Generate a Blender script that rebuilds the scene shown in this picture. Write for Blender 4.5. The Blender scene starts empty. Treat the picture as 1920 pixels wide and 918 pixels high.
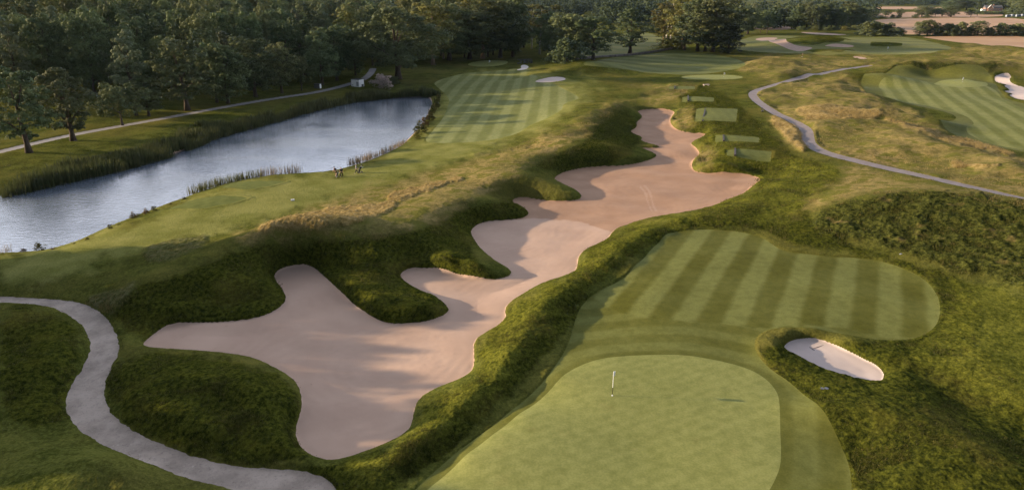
import bpy, math, random
import numpy as np
from mathutils import Vector, Matrix

SC = bpy.context.scene
COL = SC.collection
RNG = np.random.default_rng(7)
random.seed(7)

# ------------------------------------------------------------------ camera
CAM_H = 31.0
FPX = 1280.0
PITCH = math.radians(20.2)
cp, sp = math.cos(PITCH), math.sin(PITCH)
cam_d = bpy.data.cameras.new('camera')
cam = bpy.data.objects.new('camera', cam_d)
COL.objects.link(cam)
cam.location = (0, 0, CAM_H)
cam.rotation_euler = (math.radians(90) - PITCH, 0, 0)
cam_d.sensor_width = 36.0
cam_d.lens = 24.0
cam_d.clip_start = 0.5
cam_d.clip_end = 30000
SC.camera = cam

SUN_EL = math.radians(12.2)
SUN_AZ_TO = (-math.cos(math.radians(4.0)), math.sin(math.radians(4.0)))   # towards the sun, on the ground

def unproj(px, py, z=0.0):
    """world ground position of a point of the survey picture at height z"""
    px = np.asarray(px, float); py = np.asarray(py, float); z = np.asarray(z, float)
    a = (px - 960.0) / FPX
    b = (py - 459.0) / FPX
    dx, dy, dz = a, cp - sp * b, -sp - cp * b
    dz = np.minimum(dz, -0.004)
    t = (z - CAM_H) / dz
    return dx * t, dy * t

# ------------------------------------------------------------------ small numpy tools
def chaikin(pts, n=2, closed=True):
    p = np.asarray(pts, float)
    for _ in range(n):
        if closed:
            q = np.roll(p, -1, 0)
            p = np.stack([p * .75 + q * .25, p * .25 + q * .75], 1).reshape(-1, p.shape[1])
        else:
            a, b = p[:-1], p[1:]
            m = np.stack([a * .75 + b * .25, a * .25 + b * .75], 1).reshape(-1, p.shape[1])
            p = np.concatenate([p[:1], m, p[-1:]])
    return p

def smooth(a, b, x):
    t = np.clip((x - a) / (b - a), 0, 1)
    return t * t * (3 - 2 * t)

def sdf_poly(poly, X, Y, margin):
    """signed distance to a closed world polygon, positive outside, capped at margin"""
    out = np.full(X.shape, float(margin), np.float32)
    lo = poly.min(0) - margin; hi = poly.max(0) + margin
    m = np.nonzero((X > lo[0]) & (X < hi[0]) & (Y > lo[1]) & (Y < hi[1]))[0]
    if len(m) == 0: return out
    A = poly.astype(np.float32); B = np.roll(A, -1, 0)
    for s in range(0, len(m), 60000):
        k = m[s:s + 60000]
        x = X[k].astype(np.float32); y = Y[k].astype(np.float32)
        d2 = np.full(x.shape, 1e12, np.float32); ins = np.zeros(x.shape, bool)
        for (ax, ay), (bx, by) in zip(A, B):
            ex, ey = bx - ax, by - ay
            l2 = ex * ex + ey * ey
            if l2 < 1e-9: continue
            wx, wy = x - ax, y - ay
            t = np.clip((wx * ex + wy * ey) / l2, 0, 1)
            d2 = np.minimum(d2, (wx - ex * t) ** 2 + (wy - ey * t) ** 2)
            if ay != by:
                c = (ay > y) != (by > y)
                ins ^= c & (wx < ex * wy / ey)
        d = np.sqrt(d2)
        out[k] = np.where(ins, -d, np.minimum(d, margin))
    return out

_perm = RNG.permutation(256).astype(np.int32)
_grad = np.stack([np.cos(np.arange(16) * math.pi / 8), np.sin(np.arange(16) * math.pi / 8)], 1).astype(np.float32)
def perlin(x, y):
    xi = np.floor(x).astype(np.int32); yi = np.floor(y).astype(np.int32)
    xf = (x - xi).astype(np.float32); yf = (y - yi).astype(np.float32)
    u = xf * xf * xf * (xf * (xf * 6 - 15) + 10); v = yf * yf * yf * (yf * (yf * 6 - 15) + 10)
    def g(ix, iy, fx, fy):
        h = _perm[(_perm[ix & 255] + iy) & 255] & 15
        return _grad[h, 0] * fx + _grad[h, 1] * fy
    a = g(xi, yi, xf, yf); b = g(xi + 1, yi, xf - 1, yf)
    c = g(xi, yi + 1, xf, yf - 1); d = g(xi + 1, yi + 1, xf - 1, yf - 1)
    return (a + u * (b - a)) * (1 - v) + (c + u * (d - c)) * v
def fbm(x, y, scale, octv=3, gain=.5):
    o = 0; amp = 1.0; f = 1.0 / scale
    for i in range(octv):
        o = o + amp * perlin(x * f + 17.3 * i, y * f - 9.1 * i); amp *= gain; f *= 2.03
    return o

# ------------------------------------------------------------------ outlines of the course, surveyed as picture points at a known height
SAND = [(267,645),(277,635),(295,620),(322,608),(366,605),(429,603),(480,597),(511,585),(530,572),(537,560),(533,547),(519,529),(513,516),(522,507),(543,500),(566,498),(584,500),(596,506),(611,521),(637,547),(663,571),(697,596),(723,606),(762,608),(802,603),(830,594),(843,583),(838,573),(820,560),(788,545),(762,530),(750,520),(752,512),(768,505),(794,504),(828,508),(859,516),(890,522),(919,525),(945,521),(960,513),(955,504),(937,495),(919,483),(900,465),(887,446),(882,434),(890,424),(908,416),(934,413.5),(963,412),(984,408),(992,400),(987,394),(971,385),(960,378),(963,373),(976,371),(997,372),(1021,376),(1055,378),(1083,376),(1091,369),(1088,363),(1070,352.5),(1046,342),(1038,334),(1049,326.5),(1072,319),(1117,313.5),(1159,312),(1195,309),(1216,301),(1232,293),(1229,288.5),(1216,284.6),(1196,278.6),(1222,278),(1237,277),(1234,274),(1219,271.5),(1200,265),(1205,258.5),(1198,254.5),(1180,247),(1191,242),(1195,235),(1192,231),(1204,221),(1203,216),(1192,212.5),(1203,208),(1221,206),(1242,205),(1261,208),(1266,213),(1256,223),(1258,235),(1268,244),(1289,249),(1310,250.5),(1326,253),(1315,258.5),(1298,266),(1295,270),(1307,280),(1313,290),(1298,303),(1297,314.5),(1303,322.5),(1326,326),(1368,327.5),(1404,329),(1422,333),(1427,338),(1417,347),(1394,364),(1357,380),(1326,390.5),(1284,401),(1237,406),(1203,414),(1175,422),(1151,431),(1144,441),(1138,450),(1122,458),(1099,467),(1086,478),(1083,493),(1081,506),(1067,517),(1042,523.5),(1010,535),(984,549.5),(956,567),(946,579),(950,594),(934,612),(895,632),(887,648),(890,669),(888,692),(873,708),(840,720),(798,738),(780,755),(775,779),(769,805),(740,827),(690,846),(640,862),(616,864),(596,860),(570,845),(556,825),(555,799),(566,769),(565,739),(556,715),(520,692),(487,675),(443,665),(383,659),(317,655),(277,653)]
GREEN = [(800,918),(827,889),(873,852),(927,812),(973,775),(1023,735),(1053,705),(1083,685),(1123,672),(1173,666),(1240,664),(1285,665),(1330,672),(1380,682),(1420,698),(1447,718),(1460,740),(1462,772),(1463,812),(1465,845),(1463,875),(1453,899),(1443,918),(1400,985),(1100,1020),(740,985)]
FAIRWAY = [(1288,431),(1262,435),(1246,443),(1233,454),(1212,476),(1194,494),(1176,512),(1147,527),(1118,542),(1092,562),(1082,580),(1074,609),(1066,640),(1042,679),(1021,709),(977,745),(927,790),(897,811),(853,841),(813,870),(787,902),(778,918),(715,990),(1100,1050),(1600,990),(1597,918),(1595,875),(1583,842),(1563,809),(1533,769),(1507,739),(1480,715),(1447,695),(1421,669),(1413,645),(1420,629),(1436,619),(1463,615),(1499,615),(1536,619),(1578,626),(1614,633),(1656,638),(1693,637),(1724,632),(1748,618),(1761,600),(1763,574),(1758,553),(1742,531),(1719,514),(1688,500),(1648,488.5),(1609,483),(1567,482),(1520,477),(1484,473),(1463,468),(1445,456),(1430,445),(1406,438),(1375,432.5),(1328,430)]
WHITE_BUNKER = [(1470,650),(1474,645),(1485,639.5),(1499,636.5),(1518,635.5),(1537,637.5),(1552,642),(1571,650),(1586,658),(1605,666),(1623,676),(1639,683),(1652,693),(1658,703),(1654,713),(1646,717),(1636,718),(1620,716),(1599,712),(1578,706),(1557,700),(1539,692),(1524,684),(1508,675),(1492,667),(1479,661.5),(1472,655)]
PATH_NEAR = [(-260,548),(-80,552),(0,555),(78,559),(118,562),(152,567),(178,578),(204,600),(218,624),(223,646),(224,660),(209,686),(199,706),(195,725),(197,747),(204,769),(227,792),(257,812),(300,832),(367,855),(433,873),(517,879),(583,884),(612,896),(634,918),(660,960),(560,960),(440,916),(367,900),(317,885),(267,864),(213,842),(163,818),(131,785),(122,758),(125,742),(137,714),(154,693),(166,670),(170,646),(165,625),(152,606),(126,588),(99,576),(63,569),(0,566),(-80,564),(-260,563)]
LAKE = [(-900,560),(-500,520),(-200,486),(0,474),(30,473),(85,469),(110,463),(150,450),(200,429),(245,409),(300,388),(340,373),(375,361),(420,346),(470,334),(520,328),(570,325.5),(620,321),(655,313),(690,302),(730,287),(758,270),(774,254),(788,240),(799,222),(807,205),(811,190),(807,181),(795,178.5),(740,181),(700,185),(660,189),(620,197),(560,211),(520,223),(470,237),(430,247),(390,258),(360,272),(310,290),(260,305),(200,320),(120,337),(60,351),(0,365),(-200,395),(-500,430),(-900,470)]
LEFT_FAIRWAY = [(843,178),(841,197),(830,217),(817,236),(802,254),(797,261),(802,266),(825,269),(870,270),(917,268),(948,263),(974,254),(995,241),(1021,233),(1042,225),(1055,217),(1055,203),(1074,194),(1089,189),(1068,178),(1048,171),(1037,165),(1000,157),(985,150),(988,142),(1003,134),(943,136),(870,139),(838,146),(813,155),(817,162)]
MID_FAIRWAY = [(1085,121),(1120,113),(1160,106),(1240,99),(1310,100),(1350,104),(1385,112),(1402,121),(1385,129),(1340,137),(1290,141),(1210,137),(1180,131),(1150,127),(1120,126)]
MID_GREEN = [(1272,145),(1290,141.5),(1330,140),(1375,141),(1396,144.5),(1385,148),(1350,149.5),(1300,149.5)]
BACK_FAIRWAY = [(1050,112),(1080,98),(1110,82),(1140,72),(1180,60),(1220,62),(1250,75),(1240,90),(1180,101),(1110,108)]
FAR_GREEN = [(874,122),(885,116.5),(912,113),(945,113.5),(954,116),(948,121),(925,125),(895,125.5)]
RIGHT_FIRST_CUT = [(1613,157),(1618,152),(1627,149),(1646,146.5),(1664,142),(1680,138),(1740,141),(1830,139),(1858,145),(1866,156),(1884,178),(1920,196),(2150,240),(2150,380),(1920,288),(1850,272),(1791,258),(1772,250),(1760,240),(1760,235),(1768,229),(1788,226),(1795,219),(1776,211),(1740,203),(1700,197),(1660,189),(1627,178),(1616,171),(1619,163)]
RIGHT_FAIRWAY = [(1646,160),(1655,156),(1697,152.5),(1756,156.5),(1790,163),(1850,160),(1870,170),(1886,186),(1920,205),(2150,255),(2150,350),(1920,281),(1886,276),(1844,266),(1823,256.5),(1812,248),(1811,241),(1821,237),(1827,232),(1821,224),(1805,215),(1776,207.5),(1746,199.5),(1723,193.5),(1687,191),(1666,186),(1655,177),(1651,166)]
RIGHT_GREEN = [(1747,157),(1760,150.5),(1785,146),(1812,144.5),(1838,148.5),(1858,157.5),(1835,161.5),(1790,161.5)]
RIGHT_BUNKER = [(1861,154.5),(1868,148.6),(1891,147.5),(1897,152),(1889,156),(1900,160),(1915,164),(1950,166),(2040,190),(2010,206),(1950,199),(1920,191),(1905,186),(1889,180.5),(1901,178.5),(1888,176),(1882,172),(1894,171),(1890,166.5),(1881,163.5),(1888,161.5),(1880,158)]
LEFT_BUNKER = [(1002,153),(1010,149.5),(1020,147.5),(1030,145),(1050,144),(1061,147),(1060,150),(1045,153),(1025,154.5),(1008,154.5)]
FAR_WASTE = [(1413,74.5),(1426,70.5),(1463,70.5),(1448,76),(1480,80),(1488,84.5),(1524,88.5),(1522,92),(1502,97.4),(1482,94),(1465,86.5),(1450,80),(1430,77)]
FAR_WASTE_B = [(1540,84.5),(1570,84),(1602,86),(1600,88.5),(1560,88)]
FAR_WASTE_C = [(1594,105),(1612,106.5),(1630,110.5),(1612,112.5)]
FAR_WASTE_D = [(1497,60),(1520,61),(1600,65.5),(1560,66.5),(1515,64)]
CAR_PARK = [(1410,52),(1440,49),(1480,50),(1492,55),(1450,57),(1420,56)]
STONE_PATCH = [(966,131.5),(978,128.5),(976,124.5),(980,121.5),(988,122.5),(992,126.5),(986,130),(975,132)]
FAR_FAIRWAY = [(1375,80),(1410,68),(1440,66),(1500,68),(1560,70),(1640,69.5),(1700,69.5),(1745,78),(1790,90),(1770,98),(1720,102),(1640,103),(1560,100),(1480,101),(1410,97),(1375,92)]
TEES = [[(1306,205),(1323,204),(1383,205.5),(1380,230),(1317,227.5),(1303,227)],
        [(1341,254),(1356,256),(1424,259),(1423,270),(1357,266.5),(1341,265)],
        [(1362,283),(1378,281.5),(1446,285),(1446,298.5),(1378,294),(1362,292)],
        [(1279,183),(1290,181.5),(1339,184),(1338,193),(1290,191),(1279,190)],
        [(1254,163),(1265,162.5),(1303,163),(1303,169),(1265,168),(1254,167.5)],
        [(432,336),(470,334.5),(535,341),(505,353),(468,360),(415,352)],
        [(368,374),(420,371),(466,379),(430,390),(388,398),(310,393)]]
FIELDS = [[(1632,37),(1700,34.5),(1960,33.5),(1960,65),(1700,66.5),(1690,60),(1660,45)],
          [(1718,68.5),(1960,67),(1960,97),(1915,93),(1880,90),(1842,83),(1795,80),(1755,74)],
          [(1632,23.5),(1780,22),(1880,24),(1880,33),(1700,33.5),(1632,33)],
          [(1610,13),(1700,12.5),(1790,14),(1790,18),(1640,18)]]
PATH_RIGHT = [(1634,123),(1610,126),(1592,128.5),(1558,134.5),(1514,142),(1474,153),(1443,162),(1420,168.5),(1409,174.5),(1412,183),(1430,198),(1456,214),(1488,228.5),(1508,239),(1515,250),(1514,263),(1522,275.5),(1548,287.5),(1590,298),(1647,312),(1703,324),(1774,340.5),(1830,353),(1886,366),(1925,374),(2100,412),(2300,455)]
PATH_RIGHT_B = [(1722,120),(1740,115.5),(1765,112),(1795,107.5)]
PATH_RIGHT_C = [(1872,104),(1895,108),(1925,114),(1990,128)]
PATH_LAKE = [(-400,368),(-120,312),(0,285),(60,270),(140,252),(230,236),(330,218),(420,201),(520,184),(580,175.5),(625,166),(655,158),(683,149),(695,139),(700,130)]

def W(poly, z, n=2, closed=True):
    p = np.asarray(poly, float)
    if n: p = chaikin(p, n, closed)
    x, y = unproj(p[:, 0], p[:, 1], z)
    return np.stack([x, y], 1)

def ribbon(poly, z, width, n=3):
    c = W(poly, z, n, False)
    t = np.gradient(c, axis=0); t /= np.linalg.norm(t, axis=1)[:, None]
    nrm = np.stack([-t[:, 1], t[:, 0]], 1)
    return np.concatenate([c + nrm * width / 2, (c - nrm * width / 2)[::-1]])

# ------------------------------------------------------------------ terrain heights: control points (picture x, picture y, height)
CTRL = []
def cpts(pts, step=26):
    """a polyline of (px,py,z); filled in every `step` picture points"""
    for i, p in enumerate(pts):
        CTRL.append(p)
        if i + 1 < len(pts):
            q = pts[i + 1]
            n = int(math.hypot(q[0] - p[0], (q[1] - p[1])) / step)
            for k in range(1, n):
                t = k / n
                CTRL.append(tuple(p[j] + (q[j] - p[j]) * t for j in range(3)))
def cpoly(poly, z, step=26):
    cpts([(a, b, z) for a, b in poly] + [poly[0] + (z,)], step)

cpoly(SAND[::2], 0.12, 40)
for p in [(420,632),(520,640),(620,700),(640,780),(720,720),(780,660),(850,650),(900,560),(620,600),(560,540),(800,530),(1000,490),(1040,440),(960,450),(1120,400),(1250,370),(1350,350),(1150,345),(1240,320),(1260,280),(1230,230)]:
    CTRL.append(p + (0.0,))
# left bank crest over the sand and the ground behind it
cpts([(232,556,2.0),(300,520,2.9),(380,495,3.2),(440,472,3.4),(500,454,3.4),(560,447,3.3),(640,450,3.2),(715,445,3.0),(780,433,2.7),(815,414,2.5),(846,396,2.4),(888,382,2.3),(925,377,1.9),(955,381,1.4),(975,390,.9)])
cpts([(330,560,1.5),(420,545,1.7),(480,530,1.8),(500,520,1.2)]); cpts([(640,500,.9),(690,520,1.3),(740,560,1.35),(790,580,1.1),(815,585,.8)])
cpts([(650,535,1.0),(700,560,1.2)]);cpts([(700,500,1.3),(780,485,1.7),(840,490,1.5),(900,505,1.2),(925,511,.9)])
cpts([(820,470,1.6),(840,445,1.4),(852,425,1.3)])
cpts([(913,356,1.9),(933,348,2.2),(973,343,2.2),(1017,345,1.9),(1050,353,1.5),(1075,363,.9)]); cpts([(930,365,1.2),(950,362,1.1)])
cpts([(989,313,2.4),(999,303,2.6),(1025,292,2.7),(1065,283,2.9),(1086,277,3.0),(1095,268,3.2),(1086,246,3.4),(1117,239,3.4),(1109,228,3.4),(1122,219,3.4),(1130,206,3.2),(1180,196,2.6),(1205,198,2.0),(1232,196,1.8)])
cpts([(1020,320,1.2),(1060,306,1.4),(1120,300,1.3),(1180,296,1.3),(1205,293,1.0)]); cpts([(1130,262,2.0),(1160,268,1.6),(1200,272,.9),(1222,275,.7)]); cpts([(1130,250,2.2),(1160,255,1.6),(1185,256,.9)])
cpts([(1140,228,2.2),(1165,232,1.7),(1185,236,.9)]); cpts([(1150,212,2.2),(1175,216,1.5),(1195,219,.8)])
# plateau west of the crest falling to the lake
cpts([(250,520,2.3),(360,470,2.7),(480,430,2.7),(600,412,2.7),(700,400,2.3),(780,372,2.1),(860,340,2.0),(920,312,2.2),(980,280,2.6),(1050,245,3.0),(1080,215,2.9)])
cpts([(0,535,1.0),(120,515,1.3),(230,480,1.3),(320,440,1.4),(420,405,1.4),(520,380,1.4),(620,365,1.1),(720,345,.9),(800,325,.9),(880,300,1.2),(950,275,1.6),(1020,240,1.8)])
cpts([(60,478,.3),(150,458,.4),(250,420,.6),(340,385,.7),(440,350,.7),(540,340,.5),(640,328,.2),(720,305,.1),(780,275,.1),(830,240,.1),(860,200,.1),(870,170,.2),(900,145,.3)])
cpts([(900,255,.5),(960,250,.8),(1000,225,.9),(1000,190,.6),(950,200,.4)]); cpts([(1040,205,1.6),(1090,195,2.0)])
cpoly([LAKE[i] for i in range(3, len(LAKE)-3, 2)], -0.45, 60)
for p in [(100,410),(300,340),(500,280),(650,240),(720,215),(-150,440),(400,310),(580,250)]: CTRL.append(p + (-2.5,))
cpts([(0,340,.4),(150,308,.5),(300,268,.5),(420,228,.5),(560,192,.5),(700,165,.5),(780,160,.4)]); cpts([(0,285,.9),(140,252,.9),(330,218,.9),(520,184,.9),(655,158,.9)])
cpts([(0,240,1.2),(200,215,1.2),(400,190,1.2),(560,165,1.2),(700,130,1.2),(850,112,1.2),(960,110,1.0)], 60)
# right bank of the sand
cpts([(1445,338,1.5),(1430,358,1.9),(1385,384,2.0),(1335,400,2.1),(1280,414,2.1),(1235,428,2.1),(1200,441,2.1),(1172,460,2.1),(1128,490,2.1),(1112,514,2.1),(1050,552,2.0),(1010,588,2.1),(985,620,2.1),(950,665,2.1),(935,705,2.1),(905,735,2.0),(860,765,2.0),(830,800,1.9),(780,852,1.8),(700,892,1.5)])
cpts([(1290,420,1.6),(1250,433,1.5),(1220,452,1.5),(1190,480,1.45),(1150,510,1.4),(1100,540,1.35),(1060,580,1.3),(1040,630,1.4),(1010,680,1.3),(960,735,1.2),(900,785,1.2),(840,830,1.2),(770,885,1.2)])
cpoly(GREEN[::2], 1.6, 60); cpts([(1150,740,1.75),(1300,760,1.7),(1200,850,1.6)])
cpoly(FAIRWAY[30:], 1.6, 60); cpts([(1200,560,1.5),(1300,500,1.6),(1400,560,1.6),(1550,560,1.6),(1680,570,1.6),(1350,470,1.6),(1250,630,1.5)])
# small white bunker and the rough around it
for p in WHITE_BUNKER[::3]: CTRL.append(p + (1.15,))
cpts([(1530,658,1.0),(1600,692,1.0)])
cpts([(1445,640,1.9),(1455,665,1.9),(1490,690,1.9),(1530,710,1.9),(1580,728,2.0),(1640,738,2.0),(1690,725,2.0)]); cpts([(1490,625,1.8),(1560,634,1.75),(1620,655,1.7),(1670,680,1.6),(1690,705,1.7)])
cpts([(1560,760,2.3),(1640,770,2.6),(1740,810,2.9),(1820,840,3.0)]); cpts([(1700,690,1.6),(1760,725,1.5),(1830,765,1.4),(1890,795,1.5),(1960,830,1.6)])
cpts([(1760,660,2.0),(1830,700,2.2),(1900,740,2.4)]); cpts([(1640,840,1.9),(1700,900,2.2),(1900,900,2.8)]); cpts([(1620,900,1.6),(1620,840,1.6)])
cpts([(1800,560,1.8),(1830,620,1.9),(1920,600,2.1),(1850,530,1.9)])
# big heather mound on the right
cpts([(1500,400,2.4),(1560,382,3.8),(1620,368,4.8),(1715,359,5.4),(1800,366,5.6),(1920,380,5.8),(2100,400,6)])
cpts([(1480,425,2.1),(1560,440,2.3),(1640,465,2.1),(1740,490,2.2),(1850,520,2.3),(1950,560,2.4),(2100,600,2.4)]); cpts([(1600,410,3.4),(1700,420,3.7),(1800,430,3.9),(1900,450,3.9)])
cpts([(1560,352,2.8),(1640,340,3.2),(1720,338,3.8),(1830,356,4.2),(1925,374,4.4)]); cpts([(1430,400,2.0),(1480,370,2.1),(1560,330,2.4),(1520,310,2.3)])
cpts([(1590,298,2.6),(1647,312,3.0),(1514,263,2.2),(1456,214,2.2),(1412,178,2.2),(1474,153,2.2),(1558,134,2.4),(1626,124,2.4)])
for t, z in zip(TEES[:5], (2.2, 2.1, 2.1, 2.1, 2.0)):
    for p in t[::2]: CTRL.append(p + (z,))
cpts([(1285,300,1.0),(1340,310,1.6),(1400,315,1.8)]); cpts([(1280,235,1.2),(1330,243,1.7),(1400,245,1.8)])
cpts([(1290,210,1.6),(1280,225,1.5)]);cpts([(1330,275,1.5),(1345,300,1.6)])
# dunes between the right path and the right fairway
cpts([(1560,240,3.2),(1610,215,3.6),(1680,225,3.4)]); cpts([(1640,190,4.0),(1660,205,4.2),(1655,180,3.0)]); cpts([(1590,160,3.4),(1560,170,3.2),(1530,190,2.8)])
cpts([(1700,260,3.6),(1790,285,3.6),(1880,310,3.8)]); cpts([(1620,270,2.8),(1720,300,3.1),(1830,330,3.6)])
cpts([(1600,150,2.6),(1640,138,4.4),(1660,137,4.2),(1590,141,3.6)]); cpts([(1670,215,2.2),(1730,225,2.4),(1760,222,3.6)])
cpoly(RIGHT_FAIRWAY[::3], 1.5, 60); cpoly(RIGHT_FIRST_CUT[::3], 1.6, 60); cpts([(1750,180,1.5),(1850,215,1.5),(1900,250,1.5)])
for p in RIGHT_BUNKER[::3]: CTRL.append(p + (0.7,))
cpts([(1800,152,2.2),(1830,156,2.1)]); cpts([(1875,143,2.6),(1900,144,2.8),(1925,152,2.8)])
cpts([(1650,130,2.4),(1665,124.5,4.5),(1720,119,5.6),(1800,117,6.0),(1880,120,5.4),(1930,126,4.5)]); cpts([(1680,136,2.0),(1760,137,1.9),(1840,136,2.0)])
cpts([(1665,121,3.0),(1760,111,4.6),(1850,108,4.4)])
# mid-distance mounds
cpts([(1200,165,1.0),(1250,158,1.4),(1300,156,1.4),(1390,158,1.8)]); cpts([(1272,145,1.3),(1330,145,1.3),(1395,145,1.3)]); cpts([(1100,160,1.8),(1150,158,1.6),(1200,152,1.2)])
cpts([(1240,180,1.6),(1300,176,1.9),(1380,190,2.0)])
cpts([(1120,145,1.0),(1180,140,1.0),(1240,120,1.2),(1330,115,1.2),(1380,122,1.2)]); cpts([(1060,135,2.5),(1090,125,3.6),(1110,118,4.6),(1130,116,4.4),(1150,120,2.8)]); cpts([(1000,140,2.8),(1030,137,3.6),(1060,141,2.6)]); cpts([(990,150,.6),(1030,149.5,.2),(1060,149,.4)]); cpts([(1075,150,1.8),(1110,148,2.2)])
cpts([(1400,128,2.0),(1430,112,4.6),(1470,112,4.0),(1520,117,3.2),(1560,120,2.4)]); cpts([(1430,142,2.2),(1470,134,4.2),(1500,132,3.8),(1530,136,2.4)]); cpts([(1380,107,1.4),(1420,103,1.6),(1500,104,1.8),(1580,106,1.8)])
cpts([(1480,76,2.4),(1520,68,7.5),(1540,68,7),(1580,74,3.5)]); cpts([(1500,80,2.2),(1530,85,1.8)]); cpts([(1510,98,1.6),(1540,94,4.0),(1580,93,4.0),(1610,98,1.6)]); cpts([(1620,86,1.6),(1660,79,4.8),(1690,84,1.8)])
cpts([(1810,100,3.0),(1840,88,7.0),(1880,86,8.0),(1930,92,6.0)]); cpts([(1630,110,2.0),(1680,104,3.0),(1740,99,5.0),(1780,97,3.5)])
cpts([(1550,110,2.4),(1600,116,2.8),(1640,112,3.5)])
# near left: path and mounds
cpts([(p[0], p[1], .55) for p in PATH_NEAR[2:29:2]]); cpts([(p[0], p[1], .55) for p in PATH_NEAR[31:46:2]])
cpts([(250,690,1.3),(330,700,1.7),(420,715,2.0),(470,745,1.9),(480,800,1.5),(400,800,1.5),(300,770,1.5),(250,750,1.2)]); cpts([(350,740,1.7),(430,770,1.3)]); cpts([(500,705,1.3),(535,740,1.0),(530,800,.9),(570,865,.8)])
cpts([(255,600,.9),(240,640,.6),(245,660,.7)]); cpts([(290,580,1.4),(350,585,1.0)])
cpts([(0,590,1.8),(60,590,1.7),(110,600,1.2)]); cpts([(0,660,1.0),(60,650,1.3),(120,640,1.7),(140,660,1.5)]); cpts([(0,700,1.9),(70,690,1.9),(120,690,1.4)]); cpts([(0,790,1.0),(60,770,.9),(95,750,.8)]); cpts([(0,860,1.6),(80,850,1.7),(150,850,1.6),(200,865,2.4),(230,890,2.4),(280,905,1.6),(150,910,2.5)])
# out of the picture and far away
for a in range(-110, 111, 20):
    for r, z in ((12, 1.2), (25, 1.2)):
        CTRL.append(('w', r * math.sin(math.radians(a)), r * math.cos(math.radians(a)), z))
for a in (-100, -75, -55, 55, 75, 100):
    for r in (50, 100, 200):
        CTRL.append(('w', r * math.sin(math.radians(a)), r * math.cos(math.radians(a)), 1.0 if a > 0 else (-1.5 if (a > -60 and r in (100,)) else 1.0)))
for a, r, z in [(-38,300,5),(-30,300,5),(-22,300,4),(-15,330,2),(-38,370,10),(-30,370,10),(-22,380,9),(-15,420,5),(-10,450,3),(-45,300,5),(-45,370,10),
                (-38,520,15),(-30,520,15),(-22,520,14),(-14,560,9),(-50,520,15),(-6,560,3),(-80,400,6)]:
    CTRL.append(('w', r * math.sin(math.radians(a)), r * math.cos(math.radians(a)), z))
for a in range(-100, 101, 8):
    for r in (700, 1100, 1800, 3000, 9000):
        z = {700: 2.5, 1100: 3, 1800: 4, 3000: 6, 9000: 4}[r]
        if a < -12: z += {700: 12, 1100: 12, 1800: 14, 3000: 16, 9000: 0}[r]
        CTRL.append(('w', r * math.sin(math.radians(a)), r * math.cos(math.radians(a)), z))
for a in range(-4, 41, 4):
    for r in (400, 520):
        if not any(False for _ in ()): CTRL.append(('w', r * math.sin(math.radians(a)), r * math.cos(math.radians(a)), 2.0)) if r == 520 else None

def _ctrl_world():
    xs, ys, zs = [], [], []
    for c in CTRL:
        if c[0] == 'w': xs.append(c[1]); ys.append(c[2]); zs.append(c[3])
        else:
            x, y = unproj(c[0], c[1], c[2]); xs.append(float(x)); ys.append(float(y)); zs.append(c[2])
    return np.array(xs), np.array(ys), np.array(zs)
_cx, _cy, _cz = _ctrl_world()
_ca, _cl = np.arctan2(_cx, _cy), np.log(np.hypot(_cx, _cy))
_keep = []
for _i in range(len(_ca)):                      # drop near-duplicates
    if all((_ca[_i] - _ca[_j]) ** 2 + (_cl[_i] - _cl[_j]) ** 2 > 0.008 ** 2 for _j in _keep): _keep.append(_i)
_ca, _cl, _cz = _ca[_keep], _cl[_keep], _cz[_keep]
RBF_C = 0.018
def _kern(a, l): return np.sqrt((a[:, None] - _ca[None]) ** 2 + (l[:, None] - _cl[None]) ** 2 + RBF_C ** 2)
_n = len(_ca)
_M = np.zeros((_n + 1, _n + 1)); _M[:_n, :_n] = _kern(_ca, _cl) - 0.002 * np.eye(_n); _M[:_n, _n] = 1; _M[_n, :_n] = 1
_wt = np.linalg.solve(_M, np.append(_cz, 0))
def base_h(x, y):
    x = np.atleast_1d(np.asarray(x, float)); y = np.atleast_1d(np.asarray(y, float))
    a, l = np.arctan2(x, y), np.log(np.maximum(np.hypot(x, y), 1.0))
    o = np.empty(len(a))
    for s in range(0, len(a), 20000):
        o[s:s + 20000] = _kern(a[s:s + 20000], l[s:s + 20000]) @ _wt[:_n] + _wt[_n]
    return o
print('terrain control points', _n)

# ------------------------------------------------------------------ terrain grid: a fan of rings round the survey point
ang = np.concatenate([np.radians(np.arange(-110, -47, 1.5)), np.radians(np.arange(-46.5, 46.51, 0.1)), np.radians(np.arange(48, 111, 1.5))])
rr = list(np.arange(3, 30, 1.2)); r = 30.0
while r < 5000:
    rr.append(r)
    foot = (r * r + CAM_H ** 2) / (CAM_H * FPX) * 1.9
    if r < 700: r += min(max(foot * .62, .1), .0055 * r)
    else: r *= 1.02
rr = np.array(rr)
NA, NR = len(ang), len(rr)
print('terrain grid', NA, NR, NA * NR)

def _cubic_w(src, q):
    i = np.clip(np.searchsorted(src, q) - 1, 1, len(src) - 3)
    t = (q - src[i]) / (src[i + 1] - src[i])
    w = np.stack([-.5 * t + t * t - .5 * t ** 3, 1 - 2.5 * t * t + 1.5 * t ** 3, .5 * t + 2 * t * t - 1.5 * t ** 3, -.5 * t * t + .5 * t ** 3], 1)
    return i, w
ca = np.radians(np.arange(-118, 118.01, .45)); cl = np.arange(math.log(2.2), math.log(14000), .0085)
GA, GL = np.meshgrid(ca, cl)
gx, gy = np.exp(GL) * np.sin(GA), np.exp(GL) * np.cos(GA)
CG = base_h(gx.ravel(), gy.ravel()).reshape(GA.shape)
def interp_grid(a, l):
    ia, wa = _cubic_w(ca, a); il, wl = _cubic_w(cl, l)
    o = 0
    for p in range(4):
        for q in range(4):
            o = o + CG[il + p - 1, ia + q - 1] * wl[:, p] * wa[:, q]
    return o

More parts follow.
